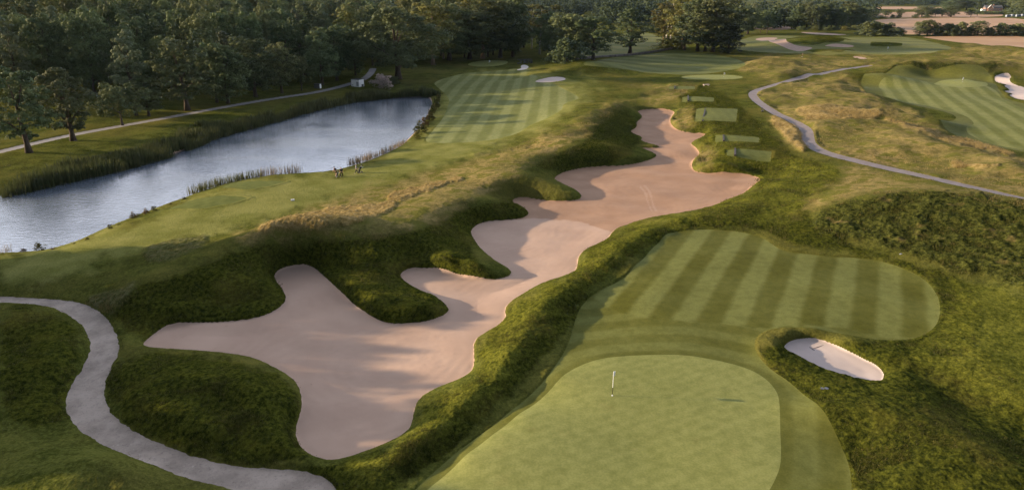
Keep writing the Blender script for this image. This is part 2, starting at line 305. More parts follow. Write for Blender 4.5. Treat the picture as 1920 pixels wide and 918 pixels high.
def Wg(poly, n=2, closed=True):
    p = np.asarray(poly, float)
    if n: p = chaikin(p, n, closed)
    z = np.full(len(p), 2.0)
    for _ in range(8):
        x, y = unproj(p[:, 0], p[:, 1], z); z = .5 * z + .5 * base_h(x, y)
    return np.stack([x, y], 1)
# world outlines
Z_LAKE = -0.75
wS = W(SAND, 0.12); wG = W(GREEN, 1.6); wF = W(FAIRWAY, 1.6); wB = W(WHITE_BUNKER, 1.15); wPN = W(PATH_NEAR, .55, 2)
wL = W(LAKE, -.5); wLF = W(LEFT_FAIRWAY, .3); wMF = Wg(MID_FAIRWAY); wMG = Wg(MID_GREEN); wBF = Wg(BACK_FAIRWAY)
wFG = Wg(FAR_GREEN); wRC = W(RIGHT_FIRST_CUT, 1.6); wRF = W(RIGHT_FAIRWAY, 1.5); wRG = W(RIGHT_GREEN, 2.1); wRB = W(RIGHT_BUNKER, .7)
wLB = Wg(LEFT_BUNKER); wFF = Wg(FAR_FAIRWAY)
wTEE = [W(t, z, 0) for t, z in zip(TEES, (2.2, 2.1, 2.1, 2.1, 2.0, .7, .75))]
wPL = ribbon(PATH_LAKE, .9, 2.8)
# follow the real heights along the right path
def ribbon_on_ground(poly, width, n=3):
    p = chaikin(np.asarray(poly, float), n, False)
    z = np.full(len(p), 2.0)
    for _ in range(14):
        x, y = unproj(p[:, 0], p[:, 1], z); z = .6 * z + .4 * base_h(x, y)
    k_ = np.ones(9) / 9; x = np.convolve(np.pad(x, 4, 'edge'), k_, 'valid'); y = np.convolve(np.pad(y, 4, 'edge'), k_, 'valid')
    c = np.stack([x, y], 1)
    t = np.gradient(c, axis=0); t /= np.linalg.norm(t, axis=1)[:, None]
    nrm = np.stack([-t[:, 1], t[:, 0]], 1)
    return np.concatenate([c + nrm * width / 2, (c - nrm * width / 2)[::-1]])
wPR = ribbon_on_ground(PATH_RIGHT, 2.5)

A2, R2 = np.meshgrid(ang, rr)
VA, VR = A2.ravel(), R2.ravel()
VX, VY = VR * np.sin(VA), VR * np.cos(VA)
VZ = interp_grid(VA, np.log(VR))

def S(poly, margin): return sdf_poly(poly, VX, VY, margin)
D = {}
D['sand'] = S(wS, 12); D['green'] = S(wG, 4); D['fairway'] = S(wF, 6); D['bunker'] = S(wB, 6); D['path'] = S(wPN, 5); D['lake'] = S(wL, 14)
D['lfair'] = S(wLF, 8); D['mfair'] = S(wMF, 8); D['mgreen'] = S(wMG, 6); D['bfair'] = S(wBF, 10); D['fgreen'] = S(wFG, 6)
D['rcut'] = S(wRC, 6); D['rfair'] = S(wRF, 6); D['rgreen'] = S(wRG, 5); D['rbunker'] = S(wRB, 6); D['lbunker'] = S(wLB, 6); D['ffair'] = S(wFF, 12)
D['pright'] = S(wPR, 4)
D['plake'] = S(wPL, 4)
D['tee'] = np.full(VX.shape, 4, np.float32); D['teel'] = D['tee'].copy()
for t in wTEE[:5]: D['tee'] = np.minimum(D['tee'], S(t, 4))
for t in wTEE[5:]: D['teel'] = np.minimum(D['teel'], S(t, 4))
for q in ([(1455,77.5),(1490,70),(1520,65),(1560,67),(1600,75),(1590,80),(1540,84),(1490,84),(1475,79.5)],[(1500,97.5),(1520,92),(1590,92),(1612,96),(1560,99)],[(1622,86.5),(1660,79),(1702,85.5),(1660,88)]): D['ffair'] = np.maximum(D['ffair'], -S(Wg(q), 8))
D['tee'] += (.22 * fbm(VX, VY, 1.6, 2)).astype(np.float32) * (D['tee'] < 3); D['teel'] += (.5 * fbm(VX, VY, 2.4, 2)).astype(np.float32) * (D['teel'] < 3)
D['waste'] = np.full(VX.shape, 8, np.float32)
for q, z in ((FAR_WASTE, 2.0), (FAR_WASTE_B, 2), (FAR_WASTE_C, 2.4), (FAR_WASTE_D, 2.2), (CAR_PARK, 2)): D['waste'] = np.minimum(D['waste'], S(Wg(q, 2), 8))
D['stone'] = S(Wg(STONE_PATCH, 1), 4)
D['field'] = np.full(VX.shape, 30, np.float32)
for q in FIELDS: D['field'] = np.minimum(D['field'], S(Wg(q, 1), 30))

D['path'] += (.16 * fbm(VX, VY, 1.3, 3, .6)).astype(np.float32) * (D['path'] < 4); D['pright'] += (.12 * fbm(VX, VY, 1.5, 2)).astype(np.float32) * (D['pright'] < 3)
D['sand'] += (.07 * fbm(VX, VY, .8, 2)).astype(np.float32) * (D['sand'] < 8)
# soft cover masks
def to_px(x, y, z):
    dp = np.maximum(y * cp - (z - CAM_H) * sp, .5)
    return 960 + FPX * x / dp, 459 + FPX * (-(z - CAM_H) * cp - y * sp) / dp, y * cp - (z - CAM_H) * sp
VPX, VPY, VDP = to_px(VX, VY, VZ)
VPX = np.where(VDP > 5, VPX, 1e5)
def JITP(px, py): return 1.3 * fbm(np.clip(px, -3e3, 3e3) + .0, np.clip(py, -3e3, 3e3) * 2.2, 55., 4, .6).astype(np.float32)
JIT = JITP(VPX, VPY)
def soft(px_polys, z, w, grow=0., pt=None):
    X, Y = (VPX, VPY) if pt is None else pt
    o = np.zeros(X.shape, np.float32)
    for q in px_polys:
        ww = 5.0 * w
        d = sdf_poly(chaikin(q, 2), X, Y, ww * 3 + 14)
        d = d + (JIT if pt is None else JITP(*pt)) * (ww * .9 + 3.)
        o = np.maximum(o, smooth(ww, -ww, d))
    return o
DRY_P = [[(430,445),(520,412),(620,380),(740,340),(860,305),(960,280),(1060,240),(1120,205),(1180,182),(1250,160),(1310,160),(1260,185),(1180,195),(1128,212),(1120,238),(1090,270),(1000,300),(985,318),(930,345),(905,372),(850,392),(815,414),(780,432),(640,448),(560,446),(470,456)],
         [(1395,172),(1500,148),(1600,138),(1620,170),(1700,198),(1765,245),(1920,288),(2100,340),(2100,400),(1920,372),(1700,322),(1530,282),(1522,240),(1450,205)],
         [(1570,300),(1700,335),(1925,386),(2100,420),(1900,380),(1720,356),(1620,366),(1540,385),(1480,410),(1540,360),(1590,330)],
         [(1260,110),(1330,122),(1400,112),(1460,104),(1560,108),(1700,104),(1800,100),(1840,84),(1960,88),(1960,140),(1870,128),(1640,124),(1560,132),(1440,150),(1400,135)],
         [(1440,215),(1475,222),(1508,240),(1512,270),(1518,296),(1480,270),(1455,245)],
         [(1800,84),(1840,82),(1900,84),(1960,92),(1900,100),(1830,98)],
         [(1256,225),(1280,208),(1300,206),(1300,228),(1290,246),(1270,240)],[(1300,305),(1312,290),(1330,270),(1345,272),(1330,310),(1305,318)]]
FESCUE_P = [[(475,432),(520,415),(600,396),(680,385),(738,378),(742,388),(720,402),(690,414),(640,424),(560,432),(500,438)],
            [(722,374),(760,356),(830,342),(872,332),(860,342),(800,360),(770,374),(740,378)],
            [(1442,216),(1475,224),(1506,242),(1512,262),(1514,280),(1508,294),(1480,268),(1456,244)],
            [(1490,205),(1560,195),(1600,203),(1660,208),(1640,222),(1560,226),(1500,222)],
            [(1640,214),(1720,236),(1790,256),(1920,290),(1910,296),(1780,270),(1690,245)],
            [(1780,300),(1850,312),(1880,318),(1850,326),(1790,315)]]
GREY_P = [[(262,478),(300,458),(350,446),(392,446),(385,462),(340,480),(280,496)], [(150,560),(220,545),(260,520),(240,565),(200,590)]]
TRACK_P = [[(1199,352),(1209,362),(1212,375),(1216,388),(1222,399),(1223.6,399),(1217.6,388),(1213.6,375),(1210.6,361),(1200.6,351)],[(1208,351),(1218,362),(1221,375),(1224,388),(1229,398),(1230.6,398),(1225.6,388),(1222.6,375),(1219.6,361),(1209.6,350)],[(1560,1),(1561,1),(1561,2)]]
PALE_P = [[(940,408),(985,411.5),(1040,415),(1090,420),(1130,428),(1160,445),(1200,520),(1000,900),(200,900),(200,480),(700,470),(860,400)]]
SUNLIT_P = [[(1440,350),(1380,374),(1300,398),(1230,412),(1165,436),(1140,470),(1092,480),(1090,512),(1010,545),(960,572),(955,600),(905,635),(900,700),(850,730),(790,760),(780,815),(700,862),(640,880),(700,885),(800,840),(850,790),(920,745),(960,690),(980,640),(1010,600),(1060,560),(1130,520),(1180,480),(1215,440),(1300,418),(1400,395),(1470,360)],[(1400,330),(1480,300),(1570,310),(1585,340),(1540,375),(1480,410),(1400,425),(1440,380)],[(1780,520),(1920,560),(2000,640),(1980,800),(1860,750),(1740,690),(1690,660),(1760,620),(1790,570)],[(1280,230),(1340,240),(1450,300),(1380,322),(1310,318),(1300,300),(1330,280),(1300,262),(1330,250)]]  # sunlit banks and swaths, painted as lighter grass
MOWN_P = [[(560,335),(640,322),(720,300),(780,262),(805,240),(830,190),(830,160),(900,140),(1000,132),(1100,150),(1130,160),(1080,190),(1050,225),(1000,248),(940,275),(860,305),(740,340),(640,372),(560,395),(480,420),(380,440),(250,470),(120,520),(0,540),(0,480),(120,460),(260,415),(380,365),(480,338)]]
HEATHER_P = [[(1655,130),(1670,123),(1720,118),(1800,116),(1885,120),(1860,131),(1780,137),(1680,137)],[(1515,418),(1545,392),(1600,374),(1715,359),(1800,366),(1925,380),(2150,410),(2150,640),(1950,550),(1850,520),(1750,495),(1680,470),(1600,450),(1540,438)]]
LUSH_P = [[(1380,120),(1420,107),(1480,111),(1455,124),(1400,127)],[(1455,144),(1480,131),(1512,134),(1490,147)],[(1545,152),(1600,138),(1660,136),(1692,140),(1625,153)],[(1628,196),(1665,189),(1692,216),(1655,224)],[(1648,238),(1690,227),(1722,236),(1680,247)],[(1490,78),(1520,66),(1560,66),(1600,76),(1560,84)],[(1810,112),(1850,104),(1900,105),(1880,116)],[(1620,86),(1660,78),(1695,84)],[(1060,135),(1090,124),(1130,117),(1150,124),(1100,140)],[(200,560),(300,528),(420,482),(500,456),(640,452),(780,436),(846,398),(930,378),(1000,382),(1000,420),(900,430),(880,500),(960,530),(760,620),(500,620),(260,660)],
          [(1290,405),(1440,350),(1560,310),(1580,340),(1500,400),(1600,460),(1750,500),(1850,560),(1820,660),(1920,700),(1980,960),(1600,960),(1480,730),(1400,640),(1640,650),(1780,600),(1740,520),(1600,475),(1480,465),(1420,430),(1300,425),(1200,470),(1100,545),(1050,650),(800,890),(640,960),(500,900),(620,880),(780,830),(800,750),(900,720),(900,640),(960,580),(1090,510),(1090,475),(1150,440)],
          [(200,680),(300,660),(500,690),(565,740),(550,830),(600,870),(420,870),(260,810),(205,750)],
          [(990,310),(1100,268),(1090,240),(1130,205),(1200,205),(1200,300),(1050,325)],
          [(1250,170),(1300,160),(1380,180),(1480,290),(1560,310),(1500,400),(1440,350),(1300,325),(1320,260),(1270,240),(1300,200)],
          [(0,570),(110,585),(160,640),(120,740),(130,800),(0,800)]]
M_dry = soft(DRY_P, 2.0, 2.5); M_fes = soft(FESCUE_P, 2.0, .5); M_grey = soft(GREY_P, 1.8, .8); M_hea = soft(HEATHER_P, 3.0, 1.0); M_lush = soft(LUSH_P, 1.5, 1.5); M_pale = soft(PALE_P, 0, .35); M_mown = soft(MOWN_P, 0, 3.); M_sunlit = soft(SUNLIT_P, 0, 2.5); M_trk = soft(TRACK_P, 0, .12)

# the sand lies level and the banks start at its rim
def level(VZ, d, z, inner, outer):
    return z + (VZ - z) * smooth(inner, outer, d)
VZ = level(VZ, D['sand'], .12, -.6, 1.4)
VZ = level(VZ, D['bunker'], 1.15, -.4, .7)
VZ = level(VZ, D['path'], .55, -.8, 1.6)
# height detail
cell = VR * math.radians(.1)
noise8 = fbm(VX, VY, 9.0, 2); noise2 = fbm(VX, VY, 2.2, 2)
fine = fbm(VX, VY, .75, 2, .6); tuss = np.abs(perlin(VX * 2.9 + 3, VY * 2.9)) 
dmow = np.minimum.reduce([D['green'], D['fairway'], D['lfair'], D['rcut'], D['tee'], D['teel'], D['mfair'], D['mgreen'], D['fgreen'], D['ffair'], D['bfair']])
dhard = np.minimum.reduce([D['sand'], D['bunker'], D['rbunker'], D['lbunker'], D['path'], D['pright'], D['plake'], D['lake'], D['waste'], D['stone']])
rough = smooth(0., .5, np.minimum(dmow, dhard)) * (VR < 900)
k_near = np.clip(70.0 / VR, .25, 1.0)
rel = rough * (1 - .7 * M_mown) * (.12 * noise8 + .06 * noise2 + .05 * fine + .05 * tuss)
rel += rough * M_hea * (.42 * fbm(VX + 40, VY, 2.0, 2) + .28 * np.abs(fine) + .12)
rel += rough * M_fes * (.22 + .22 * np.abs(fine) + .12 * noise2)
rel += rough * M_lush * (.035 * fine + .035 * noise2 + .03 * tuss + .22 * fbm(VX * 1.0 + 31, VY, 4.6, 2) * (VR < 200))
rel += rough * M_grey * (.16 + .12 * fine)
# rough stands a little higher than cut turf; turf overhangs the sand edge
cw = np.maximum(cell * 1.3, .12)
rel += .10 * smooth(0, 1, dmow / (cw + .12)) * smooth(0, .4, dhard) * (VR < 900)
dlip = np.minimum(D['sand'], np.minimum(D['bunker'], D['rbunker']))
rel += .20 * smooth(0, 1, dlip / cw) * smooth(2.5, .6, dlip)
ms = smooth(0., -4., D['sand'])
rel += ms * (.22 * fbm(VX * .62 + 5, VY + VX * .12, 7.5, 2) - .10 + .012 * fine)
rel += .12 * smooth(1.8, .1, D['tee']) + .15 * smooth(1.3, .1, D['teel'])
rel += smooth(0, -1.6, D['bunker']) * (-.10 + .02 * noise2)
rel += smooth(.5, -.5, D['path']) * (.03 * noise2 - .05)
rel -= 1.2 * smooth(0, -1.5, D['lake'])
rel += smooth(.3, 1, np.minimum(np.minimum(dmow, dhard), D['field'])) * (VR > 130) * (VR < 700) * .50 * fbm(VX + 9, VY, 14, 3) * (M_dry * 2.4 + .3)
rel *= (VR < 1500)
VZ = VZ + rel

# ------------------------------------------------------------------ clip the fan into its surfaces
RING = S(wG, 14)
M_str = soft([[(1120,560),(1170,594),(1260,600),(1320,606),(1420,612),(1560,612),(1640,628),(1740,640),(1790,560),(1740,480),(1500,450),(1330,405),(1200,440),(1080,540)]], 1.6, .5)
VERT = [VX, VY, VZ, M_dry, M_fes, M_grey, M_hea, M_lush, RING, M_str, M_pale, M_mown, M_sunlit, M_trk]
KEYS = ['lake', 'sand', 'bunker', 'rbunker', 'lbunker', 'waste', 'path', 'pright', 'plake', 'stone', 'green', 'mgreen', 'rgreen', 'fgreen', 'tee', 'teel', 'fairway', 'lfair', 'mfair', 'rfair', 'rcut', 'ffair', 'bfair', 'field']
ARR = np.stack([np.asarray(v, np.float32) for v in VERT] + [D[k].astype(np.float32) for k in KEYS], 1)
del D, VERT
NB = 14
i0 = (np.arange(NR - 1)[:, None] * NA + np.arange(NA - 1)[None]).ravel()
TRI = np.concatenate([np.stack([i0, i0 + 1, i0 + NA + 1], 1), np.stack([i0, i0 + NA + 1, i0 + NA], 1)]).astype(np.int32)[:, ::-1]

def clip(tri, col):
    """split triangles along column==0: (inside, outside)"""
    global ARR
    s = ARR[:, col]
    s = np.where(np.abs(s) < 1e-3, 1e-3, s); ARR[:, col] = s
    neg = s[tri] < 0
    c = neg.sum(1)
    ins, outs, mix = tri[c == 3], tri[c == 0], tri[(c == 1) | (c == 2)]
    if len(mix) == 0: return ins, outs
    ng = s[mix] < 0
    lone_neg = ng.sum(1) == 1
    lone = np.where(lone_neg[:, None], ng, ~ng)
    k = lone.argmax(1)
    a = mix[np.arange(len(mix)), k]; b = mix[np.arange(len(mix)), (k + 1) % 3]; d = mix[np.arange(len(mix)), (k + 2) % 3]
    e = np.concatenate([np.stack([a, b], 1), np.stack([a, d], 1)]).astype(np.int64)
    es = np.sort(e, 1)
    key = es[:, 0] * (2 ** 31) + es[:, 1]
    uk, inv = np.unique(key, return_inverse=True)
    p, q = (uk // 2 ** 31).astype(np.int64), (uk % 2 ** 31).astype(np.int64)
    t = (s[p] / (s[p] - s[q]))[:, None]
    new = ARR[p] * (1 - t) + ARR[q] * t
    new[:, col] = 0
    n0 = len(ARR)
    ARR = np.concatenate([ARR, new])
    inv = inv.ravel() + n0
    ab, ad = inv[:len(a)], inv[len(a):]
    small = np.stack([a, ab, ad], 1)
    big = np.concatenate([np.stack([ab, b, d], 1), np.stack([ab, d, ad], 1)])
    ln2 = np.concatenate([lone_neg, lone_neg])
    ins = np.concatenate([ins, small[lone_neg], big[~ln2]]); outs = np.concatenate([outs, small[~lone_neg], big[ln2]])
    return ins.astype(np.int32), outs.astype(np.int32)

PIECES = {}
rest = TRI
for i, k in enumerate(KEYS):
    PIECES[k], rest = clip(rest, NB + i)
PIECES['ground'] = rest

def raw_mesh(name, co, tris, attrs=None, smooth_=True):
    me = bpy.data.meshes.new(name)
    me.vertices.add(len(co)); me.vertices.foreach_set('co', np.ascontiguousarray(co, np.float32).ravel())
    nt = len(tris)
    me.loops.add(nt * 3); me.loops.foreach_set('vertex_index', np.ascontiguousarray(tris, np.int32).ravel())
    me.polygons.add(nt); me.polygons.foreach_set('loop_start', np.arange(0, nt * 3, 3, dtype=np.int32))
    me.polygons.foreach_set('loop_total', np.full(nt, 3, np.int32))
    me.polygons.foreach_set('use_smooth', np.full(nt, smooth_, bool))
    for n, v in (attrs or {}).items():
        at = me.attributes.new(n, 'FLOAT', 'POINT'); at.data.foreach_set('value', np.ascontiguousarray(v, np.float32))
    me.update(calc_edges=True)
    return me

def compact(tri):
    u, inv = np.unique(tri.ravel(), return_inverse=True)
    return u, inv.reshape(-1, 3)

def tag(o, label=None, cat=None, group=None, kind=None):
    if label: o['label'] = label
    if cat: o['category'] = cat
    if group: o['group'] = group
    if kind: o['kind'] = kind
    return o

def link(name, me, mat=None, parent=None):
    o = bpy.data.objects.new(name, me); COL.objects.link(o)
    if mat and me is not None and len(me.materials) == 0: me.materials.append(mat)
    if parent: o.parent = parent
    return o

# ------------------------------------------------------------------ materials
class N:
    def __init__(s, name):
        s.m = bpy.data.materials.new(name); s.m.use_nodes = True
        s.t = s.m.node_tree; s.t.nodes.clear()
        s.out = s.t.nodes.new('ShaderNodeOutputMaterial')
    def node(s, typ, ins=None, **kw):
        n = s.t.nodes.new(typ)
        for k, v in kw.items(): setattr(n, k, v)
        for k, v in (ins or {}).items():
            if hasattr(v, 'is_output') or isinstance(v, bpy.types.NodeSocket): s.t.links.new(v, n.inputs[k])
            else: n.inputs[k].default_value = v
        return n
    def pos(s): return s.node('ShaderNodeNewGeometry').outputs['Position']
    def attr(s, n): return s.node('ShaderNodeAttribute', attribute_name=n).outputs['Fac']
    def map(s, v, scale=(1, 1, 1), rot=(0, 0, 0)):
        return s.node('ShaderNodeMapping', {'Vector': v, 'Scale': scale, 'Rotation': rot}).outputs[0]
    def noise(s, v, scale, detail=3, rough=.55, dist=0):
        return s.node('ShaderNodeTexNoise', {'Vector': v, 'Scale': scale, 'Detail': detail, 'Roughness': rough, 'Distortion': dist}).outputs['Fac']
    def ramp(s, f, a, b, lo=0., hi=1.):
        return s.node('ShaderNodeMapRange', {'Value': f, 'From Min': a, 'From Max': b, 'To Min': lo, 'To Max': hi}, interpolation_type='SMOOTHSTEP').outputs[0]
    def math(s, op, a, b=0.):
        return s.node('ShaderNodeMath', {0: a, 1: b}, operation=op).outputs[0]
    def mix(s, f, a, b, mode='MIX'):
        n = s.t.nodes.new('ShaderNodeMix'); n.data_type = 'RGBA'; n.blend_type = mode; n.clamp_factor = True
        for idx, v in ((0, f), (6, a), (7, b)):
            if isinstance(v, bpy.types.NodeSocket): s.t.links.new(v, n.inputs[idx])
            else: n.inputs[idx].default_value = v if idx == 0 else tuple(v) + (1,) if len(v) == 3 else v
        return n.outputs[2]
    def bump(s, h, strength=.5, dist=.1, normal=None):
        ins = {'Height': h, 'Strength': strength, 'Distance': dist}
        if normal is not None: ins['Normal'] = normal
        return s.node('ShaderNodeBump', ins).outputs[0]
    def bsdf(s, col, rough=.8, normal=None, spec=.25, **kw):
        ins = {'Base Color': col if isinstance(col, bpy.types.NodeSocket) else tuple(col) + (1,), 'Roughness': rough, 'Specular IOR Level': spec}
        if normal is not None: ins['Normal'] = normal
        ins.update(kw)
        b = s.node('ShaderNodeBsdfPrincipled', ins)
        s.t.links.new(b.outputs[0], s.out.inputs[0])
        return b

def mat_ground():
    n = N('rough_turf'); P = n.pos()
    big = n.noise(P, .06, 3); mid = n.noise(P, .35, 4); sml = n.noise(P, 1.6, 4, .65); tiny = n.noise(P, 6.0, 3, .7)
    dry, fes, grey, hea, lush = (n.attr(a) for a in ('dry', 'fescue', 'grey', 'heather', 'lush'))
    fin = n.noise(n.map(P, (1., .8, 1.)), 2.6, 5, .78)
    green = n.mix(n.ramp(n.math('ADD', n.math('MULTIPLY', fin, .6), n.math('MULTIPLY', mid, .4)), .40, .60), (.042, .052, .011), (.112, .118, .027))
    green = n.mix(n.math('MULTIPLY', n.ramp(big, .4, .68), .55), green, (.150, .128, .036))
    lushc = n.mix(n.ramp(fin, .36, .64), (.015, .020, .005), (.078, .083, .013))
    lushc = n.mix(n.math('MULTIPLY', n.ramp(mid, .54, .74), .40), lushc, (.120, .112, .018))
    lushc = n.mix(n.math('MULTIPLY', n.ramp(n.noise(P, .5, 4, .65), .54, .70), .55), lushc, (.022, .028, .006))
    lushc = n.mix(n.math('MULTIPLY', n.ramp(n.noise(P, .11, 3), .52, .72), .40), lushc, (.145, .120, .030))
    c = n.mix(lush, green, lushc)
    c = n.mix(n.math('MULTIPLY', n.attr('bright'), .8), c, n.mix(n.ramp(n.math('ADD', n.math('MULTIPLY', fin, .7), n.math('MULTIPLY', mid, .3)), .38, .62), (.050, .056, .009), (.145, .146, .023)))  # sunlight on the banks put into the grass colour
    c = n.mix(n.math('MULTIPLY', n.attr('mown'), .8), c, n.mix(n.ramp(n.noise(P, .22, 4), .3, .7), (.155, .162, .044), (.250, .244, .084)))
    dryc = n.mix(n.ramp(sml, .3, .7), (.185, .148, .055), (.310, .232, .105))
    dryc = n.mix(n.ramp(mid, .47, .60), dryc, (.125, .120, .030))
    fd = n.math('MULTIPLY', dry, n.ramp(n.math('ADD', n.math('MULTIPLY', big, .5), n.math('MULTIPLY', mid, .5)), .38, .56, .35, 1.))
    c = n.mix(fd, c, dryc)
    fesc = n.mix(n.ramp(sml, .35, .7), (.19, .135, .050), (.36, .265, .125))
    c = n.mix(n.math('MULTIPLY', fes, n.ramp(mid, .30, .5, .55, 1)), c, fesc)
    c = n.mix(n.math('MULTIPLY', grey, .75), c, n.mix(n.ramp(sml, .4, .7), (.06, .065, .022), (.17, .16, .085)))
    heac = n.mix(n.ramp(fin, .38, .62), (.018, .024, .007), (.086, .090, .022))
    heac = n.mix(n.ramp(mid, .58, .74), heac, (.15, .115, .045))
    c = n.mix(hea, c, heac)
    c = n.mix(n.ramp(tiny, .25, .75), c, n.mix(1., c, (.55, .58, .5), 'MULTIPLY'))
    h = n.math('ADD', n.math('ADD', n.math('MULTIPLY', sml, .5), n.math('MULTIPLY', fin, .6)), n.math('MULTIPLY', tiny, .4))
    n.bsdf(c, .9, n.bump(h, 1., .17), .0)
    return n.m

def mat_turf(name, dark, light, az=None, period=4., soft=.12, wear=(.15, .14, .05), contrast=1., bumpd=.03, patch=.35, rings=False, u0=0.):
    """cut grass; az: bearing of the mowing stripes, in degrees right of north"""
    n = N(name); P = n.pos()
    mid = n.noise(P, .16, 4); sml = n.noise(P, 1.1, 4, .65); tiny = n.noise(P, 7., 2, .6)
    c = n.mix(n.ramp(mid, .3, .7), dark, light)
    if az is not None:
        wob = n.math('MULTIPLY', n.math('SUBTRACT', n.noise(P, .22, 2), .5), .55)
        a = math.radians(az)
        x = n.node('ShaderNodeVectorMath', {0: P, 1: (math.cos(a) / period, -math.sin(a) / period, 0)}, operation='DOT_PRODUCT').outputs['Value']
        x = n.math('ADD', n.math('ADD', x, .5 - u0 / period), n.math('MULTIPLY', wob, .22))
        s = n.math('PINGPONG', x, .5)
        f = n.ramp(s, .25 - soft / 2, .25 + soft / 2)
        f = n.math('MULTIPLY', f, n.ramp(n.noise(P, .09, 2), .3, .6, .82 * contrast, contrast))
        if rings:            # round the green the mower goes in laps
            q = n.math('PINGPONG', n.math('ADD', n.math('DIVIDE', n.attr('ring'), 3.3), n.math('MULTIPLY', wob, .25)), .5)
            g = n.math('MULTIPLY', n.ramp(q, .15, .35), .34)
            m = n.attr('stripes')
            f = n.math('ADD', n.math('MULTIPLY', f, m), n.math('MULTIPLY', n.math('ADD', g, .16), n.math('SUBTRACT', 1., m)))
        c = n.mix(f, n.mix(.72, c, dark), n.mix(.8, c, light))
    c = n.mix(n.math('MULTIPLY', n.ramp(n.noise(P, .5, 5, .7), .55, .8), patch), c, wear)
    c = n.mix(n.ramp(sml, .3, .75), c, n.mix(1., c, (.74, .76, .7), 'MULTIPLY'))
    c = n.mix(n.ramp(tiny, .3, .7), c, n.mix(1., c, (.84, .85, .82), 'MULTIPLY'))
    h = n.math('ADD', n.math('MULTIPLY', sml, .6), n.math('MULTIPLY', tiny, .4))
    n.bsdf(c, .9, n.bump(h, .5, bumpd), .02)
    return n.m

def mat_sand(name, a, b, spots=True, pale=None):
    n = N(name); P = n.pos()
    mid = n.noise(P, .18, 4); sml = n.noise(P, 2.0, 4, .6); tiny = n.noise(P, 14, 2)
    # rake lines: long gently curved grooves that follow the tractor's rounds
    q = n.node('ShaderNodeVectorMath', {0: P, 1: n.node('ShaderNodeVectorMath', {0: n.node('ShaderNodeTexNoise', {'Vector': P, 'Scale': .07, 'Detail': 2.}).outputs['Color'], 1: (9., 9., 0)}, operation='MULTIPLY').outputs[0]}, operation='ADD').outputs[0]
    vd = n.node('ShaderNodeTexVoronoi', {'Vector': q, 'Scale': .055, 'Randomness': 1.}, voronoi_dimensions='2D').outputs['Distance']
    wv = n.math('MULTIPLY', n.math('ADD', n.math('SINE', n.math('MULTIPLY', vd, 95.)), 1.), .5)
    wv = n.math('MULTIPLY', wv, n.ramp(n.noise(P, .13, 2), .42, .62))
    c = n.mix(n.ramp(mid, .3, .7), a, b)
    if pale: c = n.mix(n.math('MULTIPLY', n.attr('track'), .35), c, pale[1])
    if pale: c = n.mix(n.attr('pale'), c, n.mix(n.ramp(mid, .3, .7), *pale))
    c = n.mix(n.math('MULTIPLY', n.ramp(wv, .1, .9), .10), c, n.mix(1., c, (.72, .70, .70), 'MULTIPLY'))
    c = n.mix(n.math('MULTIPLY', n.ramp(n.noise(P, .9, 5, .7), .58, .75), .35), c, n.mix(1., c, (.78, .74, .72), 'MULTIPLY'))
    if spots:
        c = n.mix(n.math('MULTIPLY', n.ramp(n.noise(P, 3.1, 3, .6), .70, .76), .6), c, (.16, .12, .09))
    h = n.math('ADD', n.math('MULTIPLY', wv, .5), n.math('ADD', n.math('MULTIPLY', sml, .35), n.math('MULTIPLY', tiny, .12)))
    n.bsdf(c, .95, n.bump(h, .28, .05), .02)
    return n.m

def mat_path(name, a, b, speck=.5):
    n = N(name); P = n.pos()
    c = n.mix(n.ramp(n.noise(P, .5, 5, .65), .3, .7), a, b)
    c = n.mix(n.math('MULTIPLY', n.ramp(n.noise(P, 5., 4, .7), .5, .75), speck), c, n.mix(1., c, (.6, .6, .62), 'MULTIPLY'))
    c = n.mix(n.math('MULTIPLY', n.ramp(n.noise(P, 2.2, 5, .75), .62, .74), speck), c, n.mix(.5, c, (.6, .56, .52)))
    n.bsdf(c, .9, n.bump(n.noise(P, 9, 3, .7), .5, .04), .2)
    return n.m

def mat_field():
    n = N('ploughed_soil'); P = n.pos()
    c = n.mix(n.ramp(n.noise(P, .02, 4), .35, .65), (.29, .172, .090), (.36, .225, .122))
    w = n.node('ShaderNodeTexWave', {'Vector': n.map(P, (.1, 1, 1), (0, 0, .02)), 'Scale': .05, 'Distortion': 1.5, 'Detail': 2.}, bands_direction='Y').outputs['Fac']
    c = n.mix(n.math('MULTIPLY', n.ramp(w, .3, .7), .25), c, (.19, .115, .062))
    n.bsdf(c, .95, None, .1)
    return n.m

def mat_water():
    n = N('lake_water'); P = n.pos()
    w1 = n.noise(n.map(P, (.9, 2.2, 1), (0, 0, .35)), .9, 3, .6); w2 = n.noise(n.map(P, (.8, 2.6, 1), (0, 0, .2)), 3.2, 2, .6)
    h = n.math('ADD', n.math('MULTIPLY', w1, .7), n.math('MULTIPLY', w2, .3))
    calm = n.ramp(n.noise(P, .035, 3), .35, .65, .35, 1.)
    b = n.node('ShaderNodeBump', {'Height': h, 'Strength': calm, 'Distance': .13})
    n.bsdf((.085, .104, .135), .07, b.outputs[0], .5, IOR=1.6)
    return n.m

